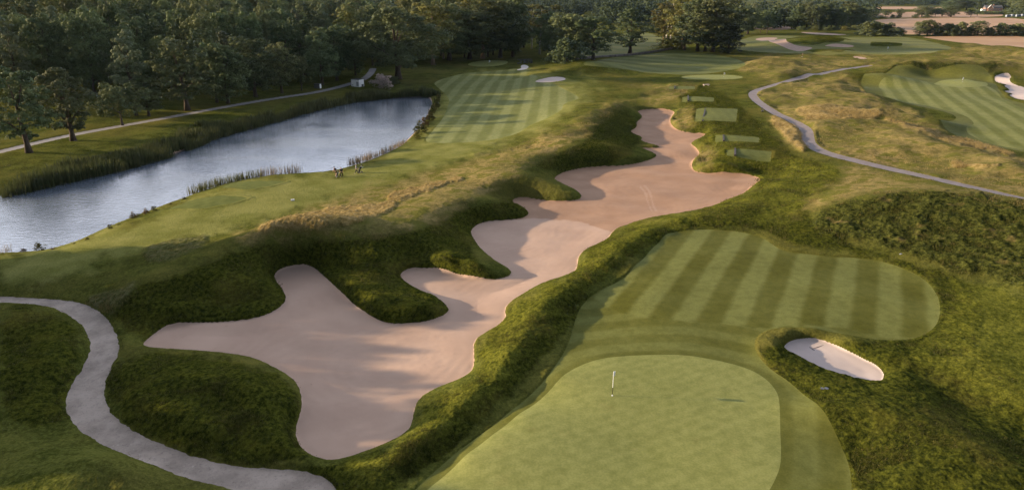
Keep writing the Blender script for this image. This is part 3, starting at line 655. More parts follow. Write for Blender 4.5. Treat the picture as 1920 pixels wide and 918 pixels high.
MAT = {
 'ground': mat_ground(),
 'sand': mat_sand('pink_sand', (.275, .172, .116), (.33, .212, .145), True, ((.365, .255, .196), (.415, .295, .228))),
 'bunker': mat_sand('white_sand', (.40, .335, .31), (.45, .38, .355), False),
 'waste': mat_path('waste_sand', (.25, .165, .12), (.32, .215, .155)),
 'path': mat_path('gravel', (.215, .175, .145), (.335, .278, .234), .95),
 'pright': mat_path('asphalt', (.125, .105, .105), (.165, .14, .14), .25),
 'plake': mat_path('grey_gravel', (.17, .16, .165), (.23, .215, .22), .3),
 'stone': mat_path('pale_stone', (.45, .42, .42), (.55, .52, .52), .3),
 'green': mat_turf('green_turf', (.200, .210, .068), (.245, .250, .088), 62, .9, .5, (.24, .20, .075), .5, .012, .30),
 'fairway': mat_turf('approach_turf', (.078, .079, .013), (.172, .182, .060), 27.5, 4.38, .18, (.13, .12, .03), .76, rings=True, u0=-3.85),
 'lfair': mat_turf('lakeside_turf', (.130, .142, .040), (.220, .232, .094), 3.9, 5.15, .20, (.15, .14, .04), .85, u0=-14.5),
 'mfair': mat_turf('middle_turf', (.090, .104, .028), (.160, .168, .058), -52, 17, .25, (.13, .13, .04), .9),
 'rfair': mat_turf('right_turf', (.118, .128, .028), (.225, .228, .082), 22, 4.7, .22, (.17, .15, .05), .75),
 'rcut': mat_turf('first_cut', (.095, .100, .022), (.125, .128, .032), None),
 'ffair': mat_turf('far_turf', (.098, .108, .026), (.190, .182, .058), -60, 30, .3, (.15, .14, .05), .6),
 'tee': mat_turf('tee_turf', (.105, .116, .032), (.138, .146, .044), 8, 2.2, .3, (.17, .15, .06), .5),
 'teel': mat_turf('lakeside_tee_turf', (.098, .112, .028), (.128, .142, .040), -20, 2.4, .4, (.15, .13, .05), .4),
 'field': mat_field(),
 'lake': mat_water(),
}
NAMES = {'lake': 'lake_bed', 'sand': 'sand_waste', 'bunker': 'bunker_sand', 'rbunker': 'bunker_sand', 'lbunker': 'bunker_sand', 'waste': 'sandy_ground', 'path': 'path', 'pright': 'path', 'plake': 'path',
         'stone': 'stone_ground', 'green': 'putting_green', 'mgreen': 'putting_green', 'rgreen': 'putting_green', 'fgreen': 'putting_green', 'tee': 'tee_ground', 'teel': 'tee_ground', 'fairway': 'fairway', 'lfair': 'fairway', 'mfair': 'fairway',
         'rfair': 'fairway', 'rcut': 'fairway_fringe', 'ffair': 'fairway', 'bfair': 'fairway', 'field': 'field', 'ground': 'ground'}
MK = {'rbunker': 'bunker', 'lbunker': 'bunker', 'mgreen': 'green', 'rgreen': 'green', 'fgreen': 'green', 'bfair': 'ffair', 'lake': 'waste'}
for k, tri in PIECES.items():
    if len(tri) == 0: continue
    u, t = compact(tri)
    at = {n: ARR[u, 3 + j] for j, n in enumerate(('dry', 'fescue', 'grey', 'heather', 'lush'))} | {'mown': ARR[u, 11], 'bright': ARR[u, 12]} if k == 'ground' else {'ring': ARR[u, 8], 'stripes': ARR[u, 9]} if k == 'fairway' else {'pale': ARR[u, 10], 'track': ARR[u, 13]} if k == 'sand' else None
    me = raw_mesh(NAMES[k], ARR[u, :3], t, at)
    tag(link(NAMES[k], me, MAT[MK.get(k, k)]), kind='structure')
del ARR, PIECES, TRI, rest

# lake surface: one level sheet a little wider than the shoreline, tucked into the banks
cen = wL.mean(0)
lp = [Vector((p[0], p[1], Z_LAKE)) for p in (wL + (wL - cen) / np.linalg.norm(wL - cen, axis=1)[:, None] * 2.5)]
from mathutils.geometry import tessellate_polygon
lt = tessellate_polygon([lp])
me = bpy.data.meshes.new('lake'); me.from_pydata([tuple(p) for p in lp], [], [tuple(t) for t in lt]); me.update()
if sum(p.normal.z for p in me.polygons) < 0: me.flip_normals()
tag(link('lake', me, MAT['lake']), kind='structure')

def ground_at(x, y):
    return base_h(x, y)
def at_px(px, py):
    z = np.array([1.0])
    for _ in range(8):
        x, y = unproj(np.array([px]), np.array([py]), z); z = base_h(x, y)
    return float(x[0]), float(y[0]), float(z[0])

# ------------------------------------------------------------------ building tools
def tube_arrays(path, radii, sides=7, cap=True):
    """tapered tube along a polyline: verts, faces"""
    p = [Vector(q) for q in path]; V = []; F = []
    up = Vector((0.13, .21, 1)).normalized()
    for i, q in enumerate(p):
        d = (p[min(i + 1, len(p) - 1)] - p[max(i - 1, 0)]).normalized()
        u = d.cross(up)
        if u.length < .05: u = d.cross(Vector((1, 0, 0)))
        u.normalize(); v = d.cross(u)
        for k in range(sides):
            a = 2 * math.pi * k / sides
            V.append(q + (u * math.cos(a) + v * math.sin(a)) * radii[i])
    for i in range(len(p) - 1):
        for k in range(sides):
            a = i * sides + k; b = i * sides + (k + 1) % sides
            F.append((a, b, b + sides, a + sides))
    if cap:
        F.append(tuple(range(sides))[::-1]); F.append(tuple((len(p) - 1) * sides + k for k in range(sides)))
    return V, F
class MB:
    def __init__(s): s.v = []; s.f = []
    def add(s, V, F):
        o = len(s.v); s.v += [tuple(q) for q in V]; s.f += [tuple(i + o for i in f) for f in F]; return s
    def tube(s, path, radii, sides=8):
        if not hasattr(radii, '__len__'): radii = [radii] * len(path)
        return s.add(*tube_arrays(path, radii, sides))
    def box(s, c, size, rz=0., bevel=0.):
        x, y, z = (q / 2 for q in size); V = []
        for dz in (-z, z):
            for dx, dy in ((-x, -y), (x, -y), (x, y), (-x, y)):
                V.append((c[0] + dx * math.cos(rz) - dy * math.sin(rz), c[1] + dx * math.sin(rz) + dy * math.cos(rz), c[2] + dz))
        return s.add(V, [(3, 2, 1, 0), (4, 5, 6, 7), (0, 1, 5, 4), (1, 2, 6, 5), (2, 3, 7, 6), (3, 0, 4, 7)])
    def poly_prism(s, pts, y0, y1):
        """pts: (x,z) outline, extruded along y"""
        n = len(pts)
        V = [(a, y0, b) for a, b in pts] + [(a, y1, b) for a, b in pts]
        F = [tuple(range(n)), tuple(range(n, 2 * n))[::-1]] + [(i, i + n, (i + 1) % n + n, (i + 1) % n) for i in range(n)]
        return s.add(V, F)
    def disc(s, c, r, w, axis='x', sides=14):
        V = []
        for t in (-w / 2, w / 2):
            for k in range(sides):
                a = 2 * math.pi * k / sides; e, g = r * math.cos(a), r * math.sin(a)
                V.append((c[0] + t, c[1] + e, c[2] + g) if axis == 'x' else (c[0] + e, c[1] + t, c[2] + g) if axis == 'y' else (c[0] + e, c[1] + g, c[2] + t))
        F = [tuple(range(sides)), tuple(range(sides, 2 * sides))[::-1]] + [(k, k + sides, (k + 1) % sides + sides, (k + 1) % sides) for k in range(sides)]
        return s.add(V, F)
    def mesh(s, name, smooth_=False):
        me = bpy.data.meshes.new(name); me.from_pydata(s.v, [], s.f); me.update()
        import bmesh
        b = bmesh.new(); b.from_mesh(me); bmesh.ops.recalc_face_normals(b, faces=b.faces); b.to_mesh(me); b.free()
        for p in me.polygons: p.use_smooth = smooth_
        return me
    def build(s, name, mat, parent=None, smooth_=False): return link(name, s.mesh(name, smooth_), mat, parent)

def plain(name, col, rough=.6, spec=.3, **kw):
    n = N(name); P = n.node('ShaderNodeTexCoord').outputs['Object']
    c = n.mix(n.math('MULTIPLY', n.ramp(n.noise(P, 3., 4, .6), .35, .7), .35), col, tuple(q * .78 for q in col))
    n.bsdf(c, rough, None, spec, **kw)
    return n.m
def empty(name, loc, rz=0., sc=(1, 1, 1)):
    o = bpy.data.objects.new(name, None); COL.objects.link(o); o.empty_display_size = .3
    o.location = loc; o.rotation_euler = (0, 0, rz); o.scale = sc
    return o

# ------------------------------------------------------------------ foliage
def mat_leaf(name, dark, light, trans=.08, patch=None):
    n = N(name); oc = n.node('ShaderNodeTexCoord').outputs['Object']
    oi = n.node('ShaderNodeObjectInfo'); rnd = oi.outputs['Random']
    v = n.node('ShaderNodeVectorMath', {0: oc, 1: n.node('ShaderNodeCombineXYZ', {0: n.math('MULTIPLY', rnd, 37.)}).outputs[0]}, operation='ADD').outputs[0]
    c = n.mix(n.ramp(n.noise(v, .35, 3, .6), .3, .7), dark, light)
    c = n.mix(n.math('MULTIPLY', n.ramp(n.noise(v, 1.6, 2), .5, .75), .5), c, tuple(q * 1.45 for q in light))
    if patch: c = n.mix(n.math('MULTIPLY', n.ramp(n.noise(v, .16, 2), .48, .66), .8), c, patch)
    hsv = n.node('ShaderNodeHueSaturation', {'Hue': n.ramp(rnd, 0, 1, .475, .515), 'Saturation': .95, 'Value': n.ramp(n.math('FRACT', n.math('MULTIPLY', rnd, 7.31)), 0, 1, .72, 1.25), 'Color': c}).outputs[0]
    d = n.node('ShaderNodeBsdfPrincipled', {'Base Color': hsv, 'Roughness': .7, 'Specular IOR Level': .05})
    tr = n.node('ShaderNodeBsdfTranslucent', {'Color': n.mix(1., hsv, (1.1, 1.1, .55), 'MULTIPLY')})
    mx = n.node('ShaderNodeMixShader', {0: trans, 1: d.outputs[0], 2: tr.outputs[0]})
    n.t.links.new(mx.outputs[0], n.out.inputs[0])
    return n.m
def mat_bark(name, a, b):
    n = N(name); P = n.node('ShaderNodeTexCoord').outputs['Object']
    v = n.map(P, (3, 3, .6))
    c = n.mix(n.ramp(n.noise(v, 2., 4, .7), .35, .65), a, b)
    n.bsdf(c, .9, n.bump(n.noise(v, 3., 3), .6, .06), .1)
    return n.m
LEAF = {'dark': mat_leaf('dark_oak_leaves', (.046, .068, .031), (.108, .132, .056)),
        'mid': mat_leaf('maple_leaves', (.056, .080, .034), (.126, .146, .058)),
        'pale': mat_leaf('poplar_leaves', (.076, .098, .054), (.120, .140, .078)),
        'lime': mat_leaf('turning_leaves', (.062, .074, .022), (.112, .116, .032), .12, (.118, .112, .030)),
        'birch': mat_leaf('birch_leaves', (.050, .062, .022), (.094, .100, .034), .3),
        'blue': mat_leaf('juniper_needles', (.022, .036, .018), (.040, .056, .026)),
        'blossom': mat_leaf('pale_pink_blossom', (.26, .23, .20), (.60, .48, .46), .2),
        'bank': mat_leaf('bank_shrub_leaves', (.045, .050, .014), (.090, .085, .024), .2, (.13, .09, .04))}
BARK = {'brown': mat_bark('brown_bark', (.045, .034, .026), (.085, .065, .050)), 'white': mat_bark('birch_bark', (.20, .18, .165), (.42, .39, .36)), 'warm': mat_bark('lit_bark', (.16, .11, .075), (.24, .17, .11))}

def leaf_mesh(name, lobes, rs, size, sub=10, per=30, inner=.12, flat=.85):
    """lobes: (cx,cy,cz,rx,ry,rz); foliage as many small leaf sprays set on clumps over the lobes"""
    P = []; Nn = []
    L = np.array(lobes, float)
    for (cx, cy, cz, rx, ry, rz) in L:
        u = rs.normal(size=(sub, 3)); u /= np.linalg.norm(u, axis=1)[:, None]
        cc = u * np.array([rx, ry, rz]) * rs.uniform(.72, .98, (sub, 1)) + np.array([cx, cy, cz])
        cr = np.array([rx, ry, rz]).mean() * rs.uniform(.34, .56, sub)
        for c0, r0 in zip(cc, cr):
            q = rs.normal(size=(per, 3)); q /= np.linalg.norm(q, axis=1)[:, None]
            q[:, 2] = np.where(q[:, 2] < -.3, -q[:, 2] * .6, q[:, 2])
            rad = r0 * rs.uniform(.82, 1.04, (per, 1))
            P.append(c0 + q * rad * np.array([1, 1, flat])); Nn.append(q)
        k = int(sub * per * inner)
        q = rs.normal(size=(k, 3)); q /= np.linalg.norm(q, axis=1)[:, None]
        P.append(np.array([cx, cy, cz]) + q * np.array([rx, ry, rz]) * rs.uniform(.2, .75, (k, 1))); Nn.append(q)
    P = np.concatenate(P); Nn = np.concatenate(Nn)
    m = len(P)
    keep = np.ones(m, bool)
    for (cx, cy, cz, rx, ry, rz) in L:                          # drop what is buried deep in another lobe
        keep &= (((P - [cx, cy, cz]) / [rx, ry, rz]) ** 2).sum(1) > .16
    P, Nn = P[keep], Nn[keep]; m = len(P)
    nn = Nn * 1.0 + rs.normal(size=(m, 3)) * .20 + [0, 0, .12]; nn /= np.linalg.norm(nn, axis=1)[:, None]
    t = np.cross(nn, rs.normal(size=(m, 3))); t /= np.linalg.norm(t, axis=1)[:, None]
    b = np.cross(nn, t)
    s = size * rs.uniform(.6, 1.35, (m, 1))
    v0 = P - t * s * .5; v1 = P + b * s * .36 + nn * s * .1; v2 = P + t * s * .5; v3 = P - b * s * .36 + nn * s * .1
    V = np.stack([v0, v1, v2, v3], 1).reshape(-1, 3)
    i = np.arange(m)[:, None] * 4
    T = np.concatenate([i + [0, 3, 1], i + [1, 3, 2]], 1).reshape(-1, 3)
    return raw_mesh(name, V, T, None, False)

def crown_lobes(rs, z0, z1, r, n, prof, jit=.35, lr=(.34, .52)):
    """n lobes spread through an envelope from height z0 to z1; prof(t) gives the relative radius"""
    out = []
    for i in range(n):
        t = (i + rs.uniform(0, 1)) / n
        a = i * 2.399963 + rs.uniform(-.5, .5)
        R = r * prof(t)
        d = R * rs.uniform(.35, 1.0) * (1 - .5 * lr[0])
        s = r * rs.uniform(*lr) * (.55 + .45 * prof(t))
        out.append((math.cos(a) * d, math.sin(a) * d, z0 + (z1 - z0) * t + rs.uniform(-jit, jit), s * rs.uniform(.9, 1.2), s * rs.uniform(.9, 1.2), s * rs.uniform(.62, .9)))
    return out
def trunk_mesh(name, rs, h, r0, lobes, nlimb=6, lean=.03, start=.25):
    mb = MB(); p = []; n = 7
    off = rs.uniform(-lean, lean, 2) * h
    for i in range(n):
        t = i / (n - 1); p.append((off[0] * t * t + rs.uniform(-.01, .01) * h * (i > 0), off[1] * t * t, h * t - (.35 if i == 0 else 0)))
    rad = [r0 * (1.45 if i == 0 else 1.0) * (1 - .82 * i / (n - 1)) for i in range(n)]
    mb.tube(p, rad, 8)
    idx = rs.permutation(len(lobes))[:nlimb]
    for k in idx:
        L = lobes[k]; t = min(max((L[2] / h) * rs.uniform(.45, .75), start), .8)
        s = Vector((off[0] * t * t, off[1] * t * t, h * t)); e = Vector(L[:3])
        m = s.lerp(e, .5) + Vector((0, 0, (e - s).length * .10))
        q = r0 * .5 * (1 - .6 * t)
        mb.tube([s, m, e], [q, q * .65, q * .25], 6)
    return mb.mesh(name, True)

PROTO = {}
def make_tree(kind, name, h, crown_z0, r, n, prof, leaf, bark, size, trunk_r, seed, sub=10, per=26, lr=(.38, .58), nlimb=6, trunk_h=.82, start=.25, lean=.03):
    rs = np.random.default_rng(seed)
    lobes = crown_lobes(rs, crown_z0, h - r * lr[0] * .8, r, n, prof, .5, lr)
    cm = leaf_mesh('crown', lobes, rs, size * .78, sub, int(per * 2.1)); cm.materials.append(LEAF[leaf])
    tm = trunk_mesh('trunk', rs, h * trunk_h, trunk_r, lobes, nlimb, lean, start); tm.materials.append(BARK[bark])
    co = np.array([v.co[:] for v in cm.vertices]) if False else None
    buf = np.empty(len(cm.vertices) * 3, np.float32); cm.vertices.foreach_get('co', buf); buf = buf.reshape(-1, 3)
    PROTO[kind] = dict(name=name, crown=cm, trunk=tm, h=float(np.percentile(buf[:, 2], 99.7)), w=float(np.percentile(np.abs(buf[:, 0]), 98) * 2))
egg = lambda t: math.sin(math.pi * (.12 + .83 * t ** .85)) ** .7
ball = lambda t: max(.25, math.sin(math.pi * (.08 + .86 * t))) ** .6
wide = lambda t: (1 - .55 * t) ** .7 if t > .25 else .65 + 1.0 * t
cone = lambda t: max(.15, 1 - .88 * t)
colu = lambda t: (.75 + .25 * math.sin(math.pi * t)) * (1 if t < .75 else 1 - (t - .75) * 2.2)
bushp = lambda t: max(.3, math.cos(t * 1.35))
for i in range(3): make_tree(f'oak{i}', 'oak_tree', 18, 3.4, 6.2, 17, egg, 'dark', 'brown', .50, .48, 11 + i, 11, 26, (.26, .44), 9, .7, .24, .06)
for i in range(4): make_tree(f'maple{i}', 'broadleaf_tree', 18, 2.9, 5.4, 19, ball, 'mid' if i % 2 else 'dark', 'brown', .55, .38, 31 + i, 10, 26, (.42, .62), 5)
for i in range(2): make_tree(f'poplar{i}', 'poplar_tree', 22, 3.5, 3.9, 18, colu, 'pale', 'brown', .5, .36, 51 + i, 10, 24, (.42, .60), 4)
for i in range(2): make_tree(f'lime{i}', 'lime_tree', 24, 6, 6.2, 20, ball, 'lime', 'warm', .58, .36, 61 + i, 10, 26, (.36, .52), 5)
for i in range(2): make_tree(f'birch{i}', 'birch_tree', 22, 8.5, 3.2, 13, egg, 'birch', 'white', .45, .20, 71 + i, 8, 20, (.34, .52), 6, .93, .4)
make_tree('round', 'small_broadleaf_tree', 10, 3.2, 5.3, 14, ball, 'dark', 'brown', .42, .24, 81, 10, 26, (.34, .5), 6, .7)
make_tree('grand', 'oak_tree', 25, 5.2, 10.5, 26, egg, 'dark', 'brown', .62, .75, 91, 13, 30, (.24, .40), 9, .7, .2, .03)
make_tree('juniper', 'conifer_tree', 14, 1.2, 4.4, 18, cone, 'blue', 'brown', .4, .25, 95, 9, 26, (.36, .5), 3)
for i in range(3): make_tree(f'bush{i}', 'hedge_bush', 8, .1, 5.0, 15, bushp, ('mid', 'dark', 'lime')[i], 'brown', .5, .2, 101 + i, 10, 24, (.42, .56), 4, .55)
make_tree('blossom', 'flowering_shrub', 4, .7, 2.9, 9, bushp, 'blossom', 'brown', .3, .1, 111, 9, 26, (.42, .56), 4, .5)
for i in range(2): make_tree(f'shrub{i}', 'bank_shrub', 2.0, .3, 1.4, 7, bushp, 'bank', 'brown', .17, .05, 121 + i, 8, 18, (.42, .56), 4, .5)

def put_tree(kind, x, y, z, h, w, label, cat='tree', group=None, rz=None):
    p = PROTO[kind]
    o = empty(p['name'], (x, y, z - .1), random.uniform(0, 6.28) if rz is None else rz, (w / p['w'], w / p['w'], h / p['h']))
    tag(o, label, cat, group)
    for part in ('trunk', 'crown'): c = link(part, p[part], None, o)
    return o
def height_to(x, y, z, py_top):
    b = (py_top - 459.0) / FPX
    return CAM_H + y * (-sp - cp * b) / (cp - sp * b) - z
def depth_of(x, y, z): return y * cp - (z - CAM_H) * sp
def tree_px(kind, px, base, top, wpx, label, cat='tree', group=None):
    x, y, z = at_px(px, base)
    h = height_to(x, y, z, top)
    return put_tree(kind, x, y, z, h, wpx * depth_of(x, y, z) / FPX, label, cat, group)

FRONT = 'trees along the lakeside path'
for a in [
 ('oak0', 55, 288, 127, 100, 'dark ragged oak farthest left on the lawn below the lakeside path'),
 ('oak1', 138, 265, 127, 88, 'dark upright oak with a bare lower trunk, second along the lakeside path from the left'),
 ('round', 230, 235, 155, 100, 'low round-crowned dark tree on a short trunk, third along the lakeside path'),
 ('maple0', 279, 218, 140, 64, 'dark tree tucked right behind the low round-crowned tree by the lakeside path'),
 ('poplar0', 256, 217, 56, 60, 'tall pale grey-green poplar rising above the low round tree'),
 ('oak2', 352, 208, 74, 98, 'broad dark tree with low spreading skirts, near the path in mid row'),
 ('maple1', 407, 193, 80, 62, 'slim dark tree between the broad skirted tree and the paler sunlit one'),
 ('maple3', 428, 195, 83, 76, 'sunlit olive-green tree with a clear trunk, right of the broad skirted tree'),
 ('maple2', 480, 182, 68, 74, 'dark tall tree right of the sunlit olive one, trunk standing in shade'),
 ('maple1', 529, 175, 80, 60, 'oval dark tree with a long visible trunk on the striped shady lawn'),
 ('round', 566, 171, 106, 56, 'short dark tree beside the small grey cabinet'),
 ('maple0', 604, 160, 52, 66, 'tall dark tree behind the small grey cabinet'),
 ('maple2', 632, 152, 46, 60, 'tall dark tree at the left of the small lollipop tree'),
 ('maple3', 667, 142, 54, 50, 'small dark lollipop tree behind the white cabin'),
 ('grand', 747, 149, 13, 158, 'huge spreading oak at the end of the lake beside the blossom shrub'),
 ('oak1', 1181, 102, 16, 66, 'lone oak with a clear trunk on the open fairway before the valley'),
]: tree_px(*a[:5], a[5], 'tree', FRONT if a[1] < 700 else None)
EDGE = 'dark trees at the edge of the wood'
for i, a in enumerate([('lime0', 812, 122, 4, 100, 'turning olive-gold tree just right of the huge spreading oak'), ('maple0', 842, 114, 8, 100, 'dark edge tree between two turning trees behind the far green'), ('maple2', 880, 112, 14, 96, 'dark edge tree straight behind the far green flag'),
 ('lime1', 905, 110, -6, 110, 'turning gold-topped tree behind the far green'), ('maple1', 938, 109, 0, 90, 'dark green edge tree right of the gold-topped one'), ('maple3', 962, 108, 6, 60, 'last dark tree of the wood edge before the white birches')]):
    tree_px(*a[:5], a[5], 'tree', EDGE)
for i, a in enumerate([('birch0', 979, 90, 14, 34, 'white-stemmed birch standing nearest the dark wood edge'), ('birch1', 997, 92, 8, 34, 'white-stemmed birch, second from the dark wood edge'), ('birch0', 1012, 102, 10, 36, 'white-stemmed birch in front of the dark thicket'), ('birch1', 1040, 96, 9, 40, 'pale-topped birch sticking up out of the dark thicket'), ('poplar1', 1020, 96, 12, 46, 'pale olive tree between the birches')]):
    tree_px(*a[:5], a[5], 'tree', 'birches beside the wood')
for a in [('maple0', 1030, 108, 22, 62, 'dark tree at the left of the thicket by the stone culvert'), ('maple2', 1060, 112, 24, 64, 'dark tree in the middle of the thicket by the stone culvert'), ('maple1', 1086, 110, 28, 58, 'tree behind the dark bush of the thicket'), ('oak2', 1112, 113, 31, 74, 'dark round oak at the right end of the thicket')]:
    tree_px(*a[:5], a[5], 'tree', 'trees of the thicket by the stone culvert')
tree_px('bush1', 1063, 117, 72, 78, 'low dark bush spreading in front of the thicket', 'bush')
COPSE = 'trees of the copse right of the lone oak'
for a in [('lime0', 1243, 84, 6, 52, 'golden-green tree at the left edge of the copse'), ('birch0', 1250, 78, 2, 44, 'sunlit bare-stemmed birch at the left of the copse'), ('birch1', 1258, 80, -4, 44, 'second sunlit bare-stemmed birch of the copse'), ('lime1', 1278, 93, -8, 66, 'tall golden-green tree inside the copse'),
 ('poplar0', 1283, 95, 14, 40, 'pale grey-green tree at the front of the copse'), ('maple0', 1308, 97, -6, 78, 'dark tree at the front of the copse'), ('maple2', 1336, 98, -8, 84, 'dark tall tree right of the copse middle'), ('maple1', 1322, 96, 26, 60, 'shorter dark tree in the shaded front of the copse'), ('juniper', 1365, 100, 44, 50, 'dark pointed conifer at the right end of the copse'), ('maple3', 1352, 90, 4, 64, 'dark tree behind the pointed conifer')]:
    tree_px(*a[:5], a[5], 'tree', COPSE)
tree_px('bush2', 1258, 92, 68, 56, 'sunlit low bush at the foot of the bare-stemmed birches', 'bush')
for a in [('maple1', 1384, 65, 9, 52, 'dark tree just right of the copse with trunk showing'), ('maple3', 1402, 64, 14, 44, 'dark tree second right of the copse'), ('round', 1426, 62, 18, 34, 'left of two dark round trees by the parked white car'), ('round', 1438, 63, 19, 36, 'right of two dark round trees by the parked white car'), ('poplar1', 1414, 50, 6, 28, 'pale grey tree peeping behind the two round trees'), ('maple0', 1458, 46, 9, 42, 'dark tree behind the parked white car'), ('maple2', 1478, 46, 10, 40, 'dark tree behind the small white sign')]:
    tree_px(*a[:5], a[5])
GROVE = 'trees of the long grove before the ploughed fields'
rs = np.random.default_rng(5)
gx = np.linspace(1494, 1622, 15)
for i, px in enumerate(gx):
    k = ('maple0', 'maple1', 'poplar0', 'maple2', 'birch0', 'maple3')[i % 6]
    b = 53.5 + rs.uniform(-1.5, 2.5) + (px > 1600) * -2
    tree_px(k, px, b, 7 + rs.uniform(-4, 6) + max(0, px - 1590) * .25, 32 + rs.uniform(-6, 8), 'dark tree of the long grove at the edge of the ploughed fields', 'tree', GROVE)
for i, px in enumerate([1500, 1516, 1530, 1552, 1566, 1584, 1602, 1612]):
    tree_px(f'bush{i % 3}', px, 57 + rs.uniform(-1, 1), 49 + rs.uniform(-2, 2), 17 + rs.uniform(-3, 5), 'low bush at the foot of the long grove', 'bush', 'low bushes at the foot of the grove')
for a in [('bush0', 1635, 67.5, 40, 48, 'big sunlit bush at the left end of the hedge line'), ('bush1', 1664, 67.5, 43, 44, 'wide dark bush in the short hedge, second from left'), ('bush1', 1684, 67.5, 51, 24, 'small dark bush at the right end of the short hedge')]:
    tree_px(*a[:5], a[5], 'bush', 'bushes of the short hedge')
for i, (px, t, wd) in enumerate([(1723, 41, 26), (1738, 37, 28), (1753, 42, 24), (1772, 44, 30), (1786, 45, 24), (1800, 41, 28), (1817, 50, 22), (1832, 39, 32), (1851, 50, 24), (1873, 43, 28), (1893, 46, 30), (1909, 44, 26), (1926, 43, 30), (1948, 44, 30)]):
    lab = {0: 'sunlit tree at the left end of the long hedgerow', 1: 'tallest sunlit tree near the left end of the long hedgerow', 7: 'tall round tree standing up from the middle of the long hedgerow'}.get(i, 'dark round tree of the long hedgerow between two ploughed fields')
    tree_px(('bush0', 'bush1', 'bush1', 'bush0', 'bush1', 'bush0')[i % 6] if i not in (0, 1, 7) else 'maple3', px, 67.5, t, wd, lab, 'tree', 'trees of the long hedgerow')
for i, (k, px, b, t, wd) in enumerate([('maple0', 1637, 31, 15, 24), ('round', 1660, 32, 19, 20), ('round', 1686, 32, 16, 19), ('bush1', 1650, 34, 29, 26), ('bush1', 1673, 33.5, 27, 9), ('bush1', 1685, 33.5, 27, 12), ('bush0', 1716, 33, 27, 13), ('maple1', 1728, 32, 11, 26), ('maple2', 1740, 31, 12, 26), ('round', 1753, 32, 15, 24), ('maple0', 1766, 31, 13, 22), ('maple3', 1783, 32, 10, 26), ('bush1', 1738, 33, 28, 20), ('round', 1820, 32, 18, 22), ('round', 1832, 31, 18, 16)]):
    tree_px(k, px, b, t, wd, ('dark field-edge tree on the far side of the first ploughed field' if k[0] != 'b' else 'low dark field-edge bush on the far side of the first ploughed field'), 'tree' if k[0] != 'b' else 'bush', 'trees along the far field edge' if k[0] != 'b' else 'bushes along the far field edge')
for i, (k, px, b, t, wd) in enumerate([('maple0', 1778, 20, 1, 28), ('maple2', 1795, 19, -2, 28), ('maple1', 1812, 19, -4, 30), ('maple3', 1832, 17, -6, 30), ('maple0', 1858, 16, -8, 32), ('maple2', 1882, 17, -8, 34), ('maple1', 1905, 20, -8, 36), ('maple3', 1928, 24, -6, 40), ('bush1', 1897, 26, 14, 24), ('bush0', 1912, 27, 16, 24)]):
    tree_px(k, px, b, t, wd, 'dark tree round the brick house' if k[0] != 'b' else 'dark bush beside the white caravans', 'tree' if k[0] != 'b' else 'bush', 'trees round the brick house' if k[0] != 'b' else 'bushes beside the white caravans')
for i, px in enumerate([1842, 1853, 1865, 1877]): tree_px(f'bush{i % 2}', px, 27.5, 21, 14, 'low garden bush in front of the brick house', 'bush', 'garden bushes before the house')
for a in [('poplar0', 1072, 30, 10, 14, 'pale slender tree at the left of the valley clearing'), ('bush0', 1132, 31, 18, 17, 'small round tree in the valley clearing'), ('bush0', 1150, 40, 22, 22, 'sunlit bush below the valley clearing'), ('bush1', 1163, 40, 24, 20, 'dark bush behind the lone oak')]:
    tree_px(*a[:5], a[5])

# the wood on the rising ground beyond the lake: front to back, kept where something of it shows
line_px = np.array([-220, 0, 100, 300, 450, 540, 640, 720, 840, 980]); line_py = np.array([215, 196, 186, 183, 172, 155, 138, 124, 111, 106])
rs = np.random.default_rng(23)
cand = []
for a in np.arange(-43, 1, .35):
    pxa = 960 + FPX * math.tan(math.radians(a))
    for r in np.arange(160, 620, 7.5):
        x = r * math.sin(math.radians(a)); y = r * math.cos(math.radians(a))
        cand.append((r, x + rs.uniform(-3, 3), y + rs.uniform(-3, 3)))
cand.sort()
cz = base_h([c[1] for c in cand], [c[2] for c in cand])
pick = []
cell_ = {}
hor = np.full(2400, 400.0)
for (r, x, y), z in zip(cand, cz):
    dp = depth_of(x, y, z)
    px = 960 + FPX * x / dp
    py = 459 + FPX * (-(z - CAM_H) * cp - y * sp) / dp
    if px > 985 or px < -120 or py > np.interp(px, line_px, line_py): continue
    sep = 9.6 if r < 330 else 11.5
    g = (int(x // sep), int(y // sep))
    if any((x - q[0]) ** 2 + (y - q[1]) ** 2 < sep * sep for gx_ in range(g[0] - 1, g[0] + 2) for gy_ in range(g[1] - 1, g[1] + 2) for q in cell_.get((gx_, gy_), [])): continue
    h = rs.uniform(11.5, 24) + (4 if px > 760 else 0); wd = rs.uniform(8.5, 11.5) * (.75 + h / 60)
    top = 459 + FPX * (-(z + h - CAM_H) * cp - y * sp) / (y * cp - (z + h - CAM_H) * sp)
    wp = wd * FPX / dp / 2
    i0_, i1_ = int(max(px - wp, -190) + 200), int(px + wp + 200)
    if i1_ <= i0_: continue
    seg = hor[i0_:i1_]
    gain = np.maximum(np.minimum(seg, 500) - max(top, -30), 0)
    if seg.max() < -8 or gain.mean() < 5.0: continue
    cell_.setdefault(g, []).append((x, y))
    prof_ = np.linspace(-1, 1, len(seg)); hor[i0_:i1_] = np.minimum(seg, top + (1 - np.sqrt(np.maximum(1 - prof_ ** 2, 0))) * wp * .8 + 2)
    pick.append((x, y, z, h, wd, px))
print('wood trees', len(pick))
kinds = ['maple0', 'maple1', 'maple2', 'maple3', 'oak0', 'oak2', 'maple1', 'maple3', 'poplar0', 'lime0', 'maple0', 'oak1']
for i, (x, y, z, h, wd, px) in enumerate(pick[:215]):
    k = kinds[int(rs.integers(len(kinds)))]
    if k.startswith('poplar'): wd *= .7; h *= 1.08
    put_tree(k, x, y, z, h, wd, 'leafy tree of the dense wood on the slope beyond the lake', 'tree', 'trees of the dense wood beyond the lake')
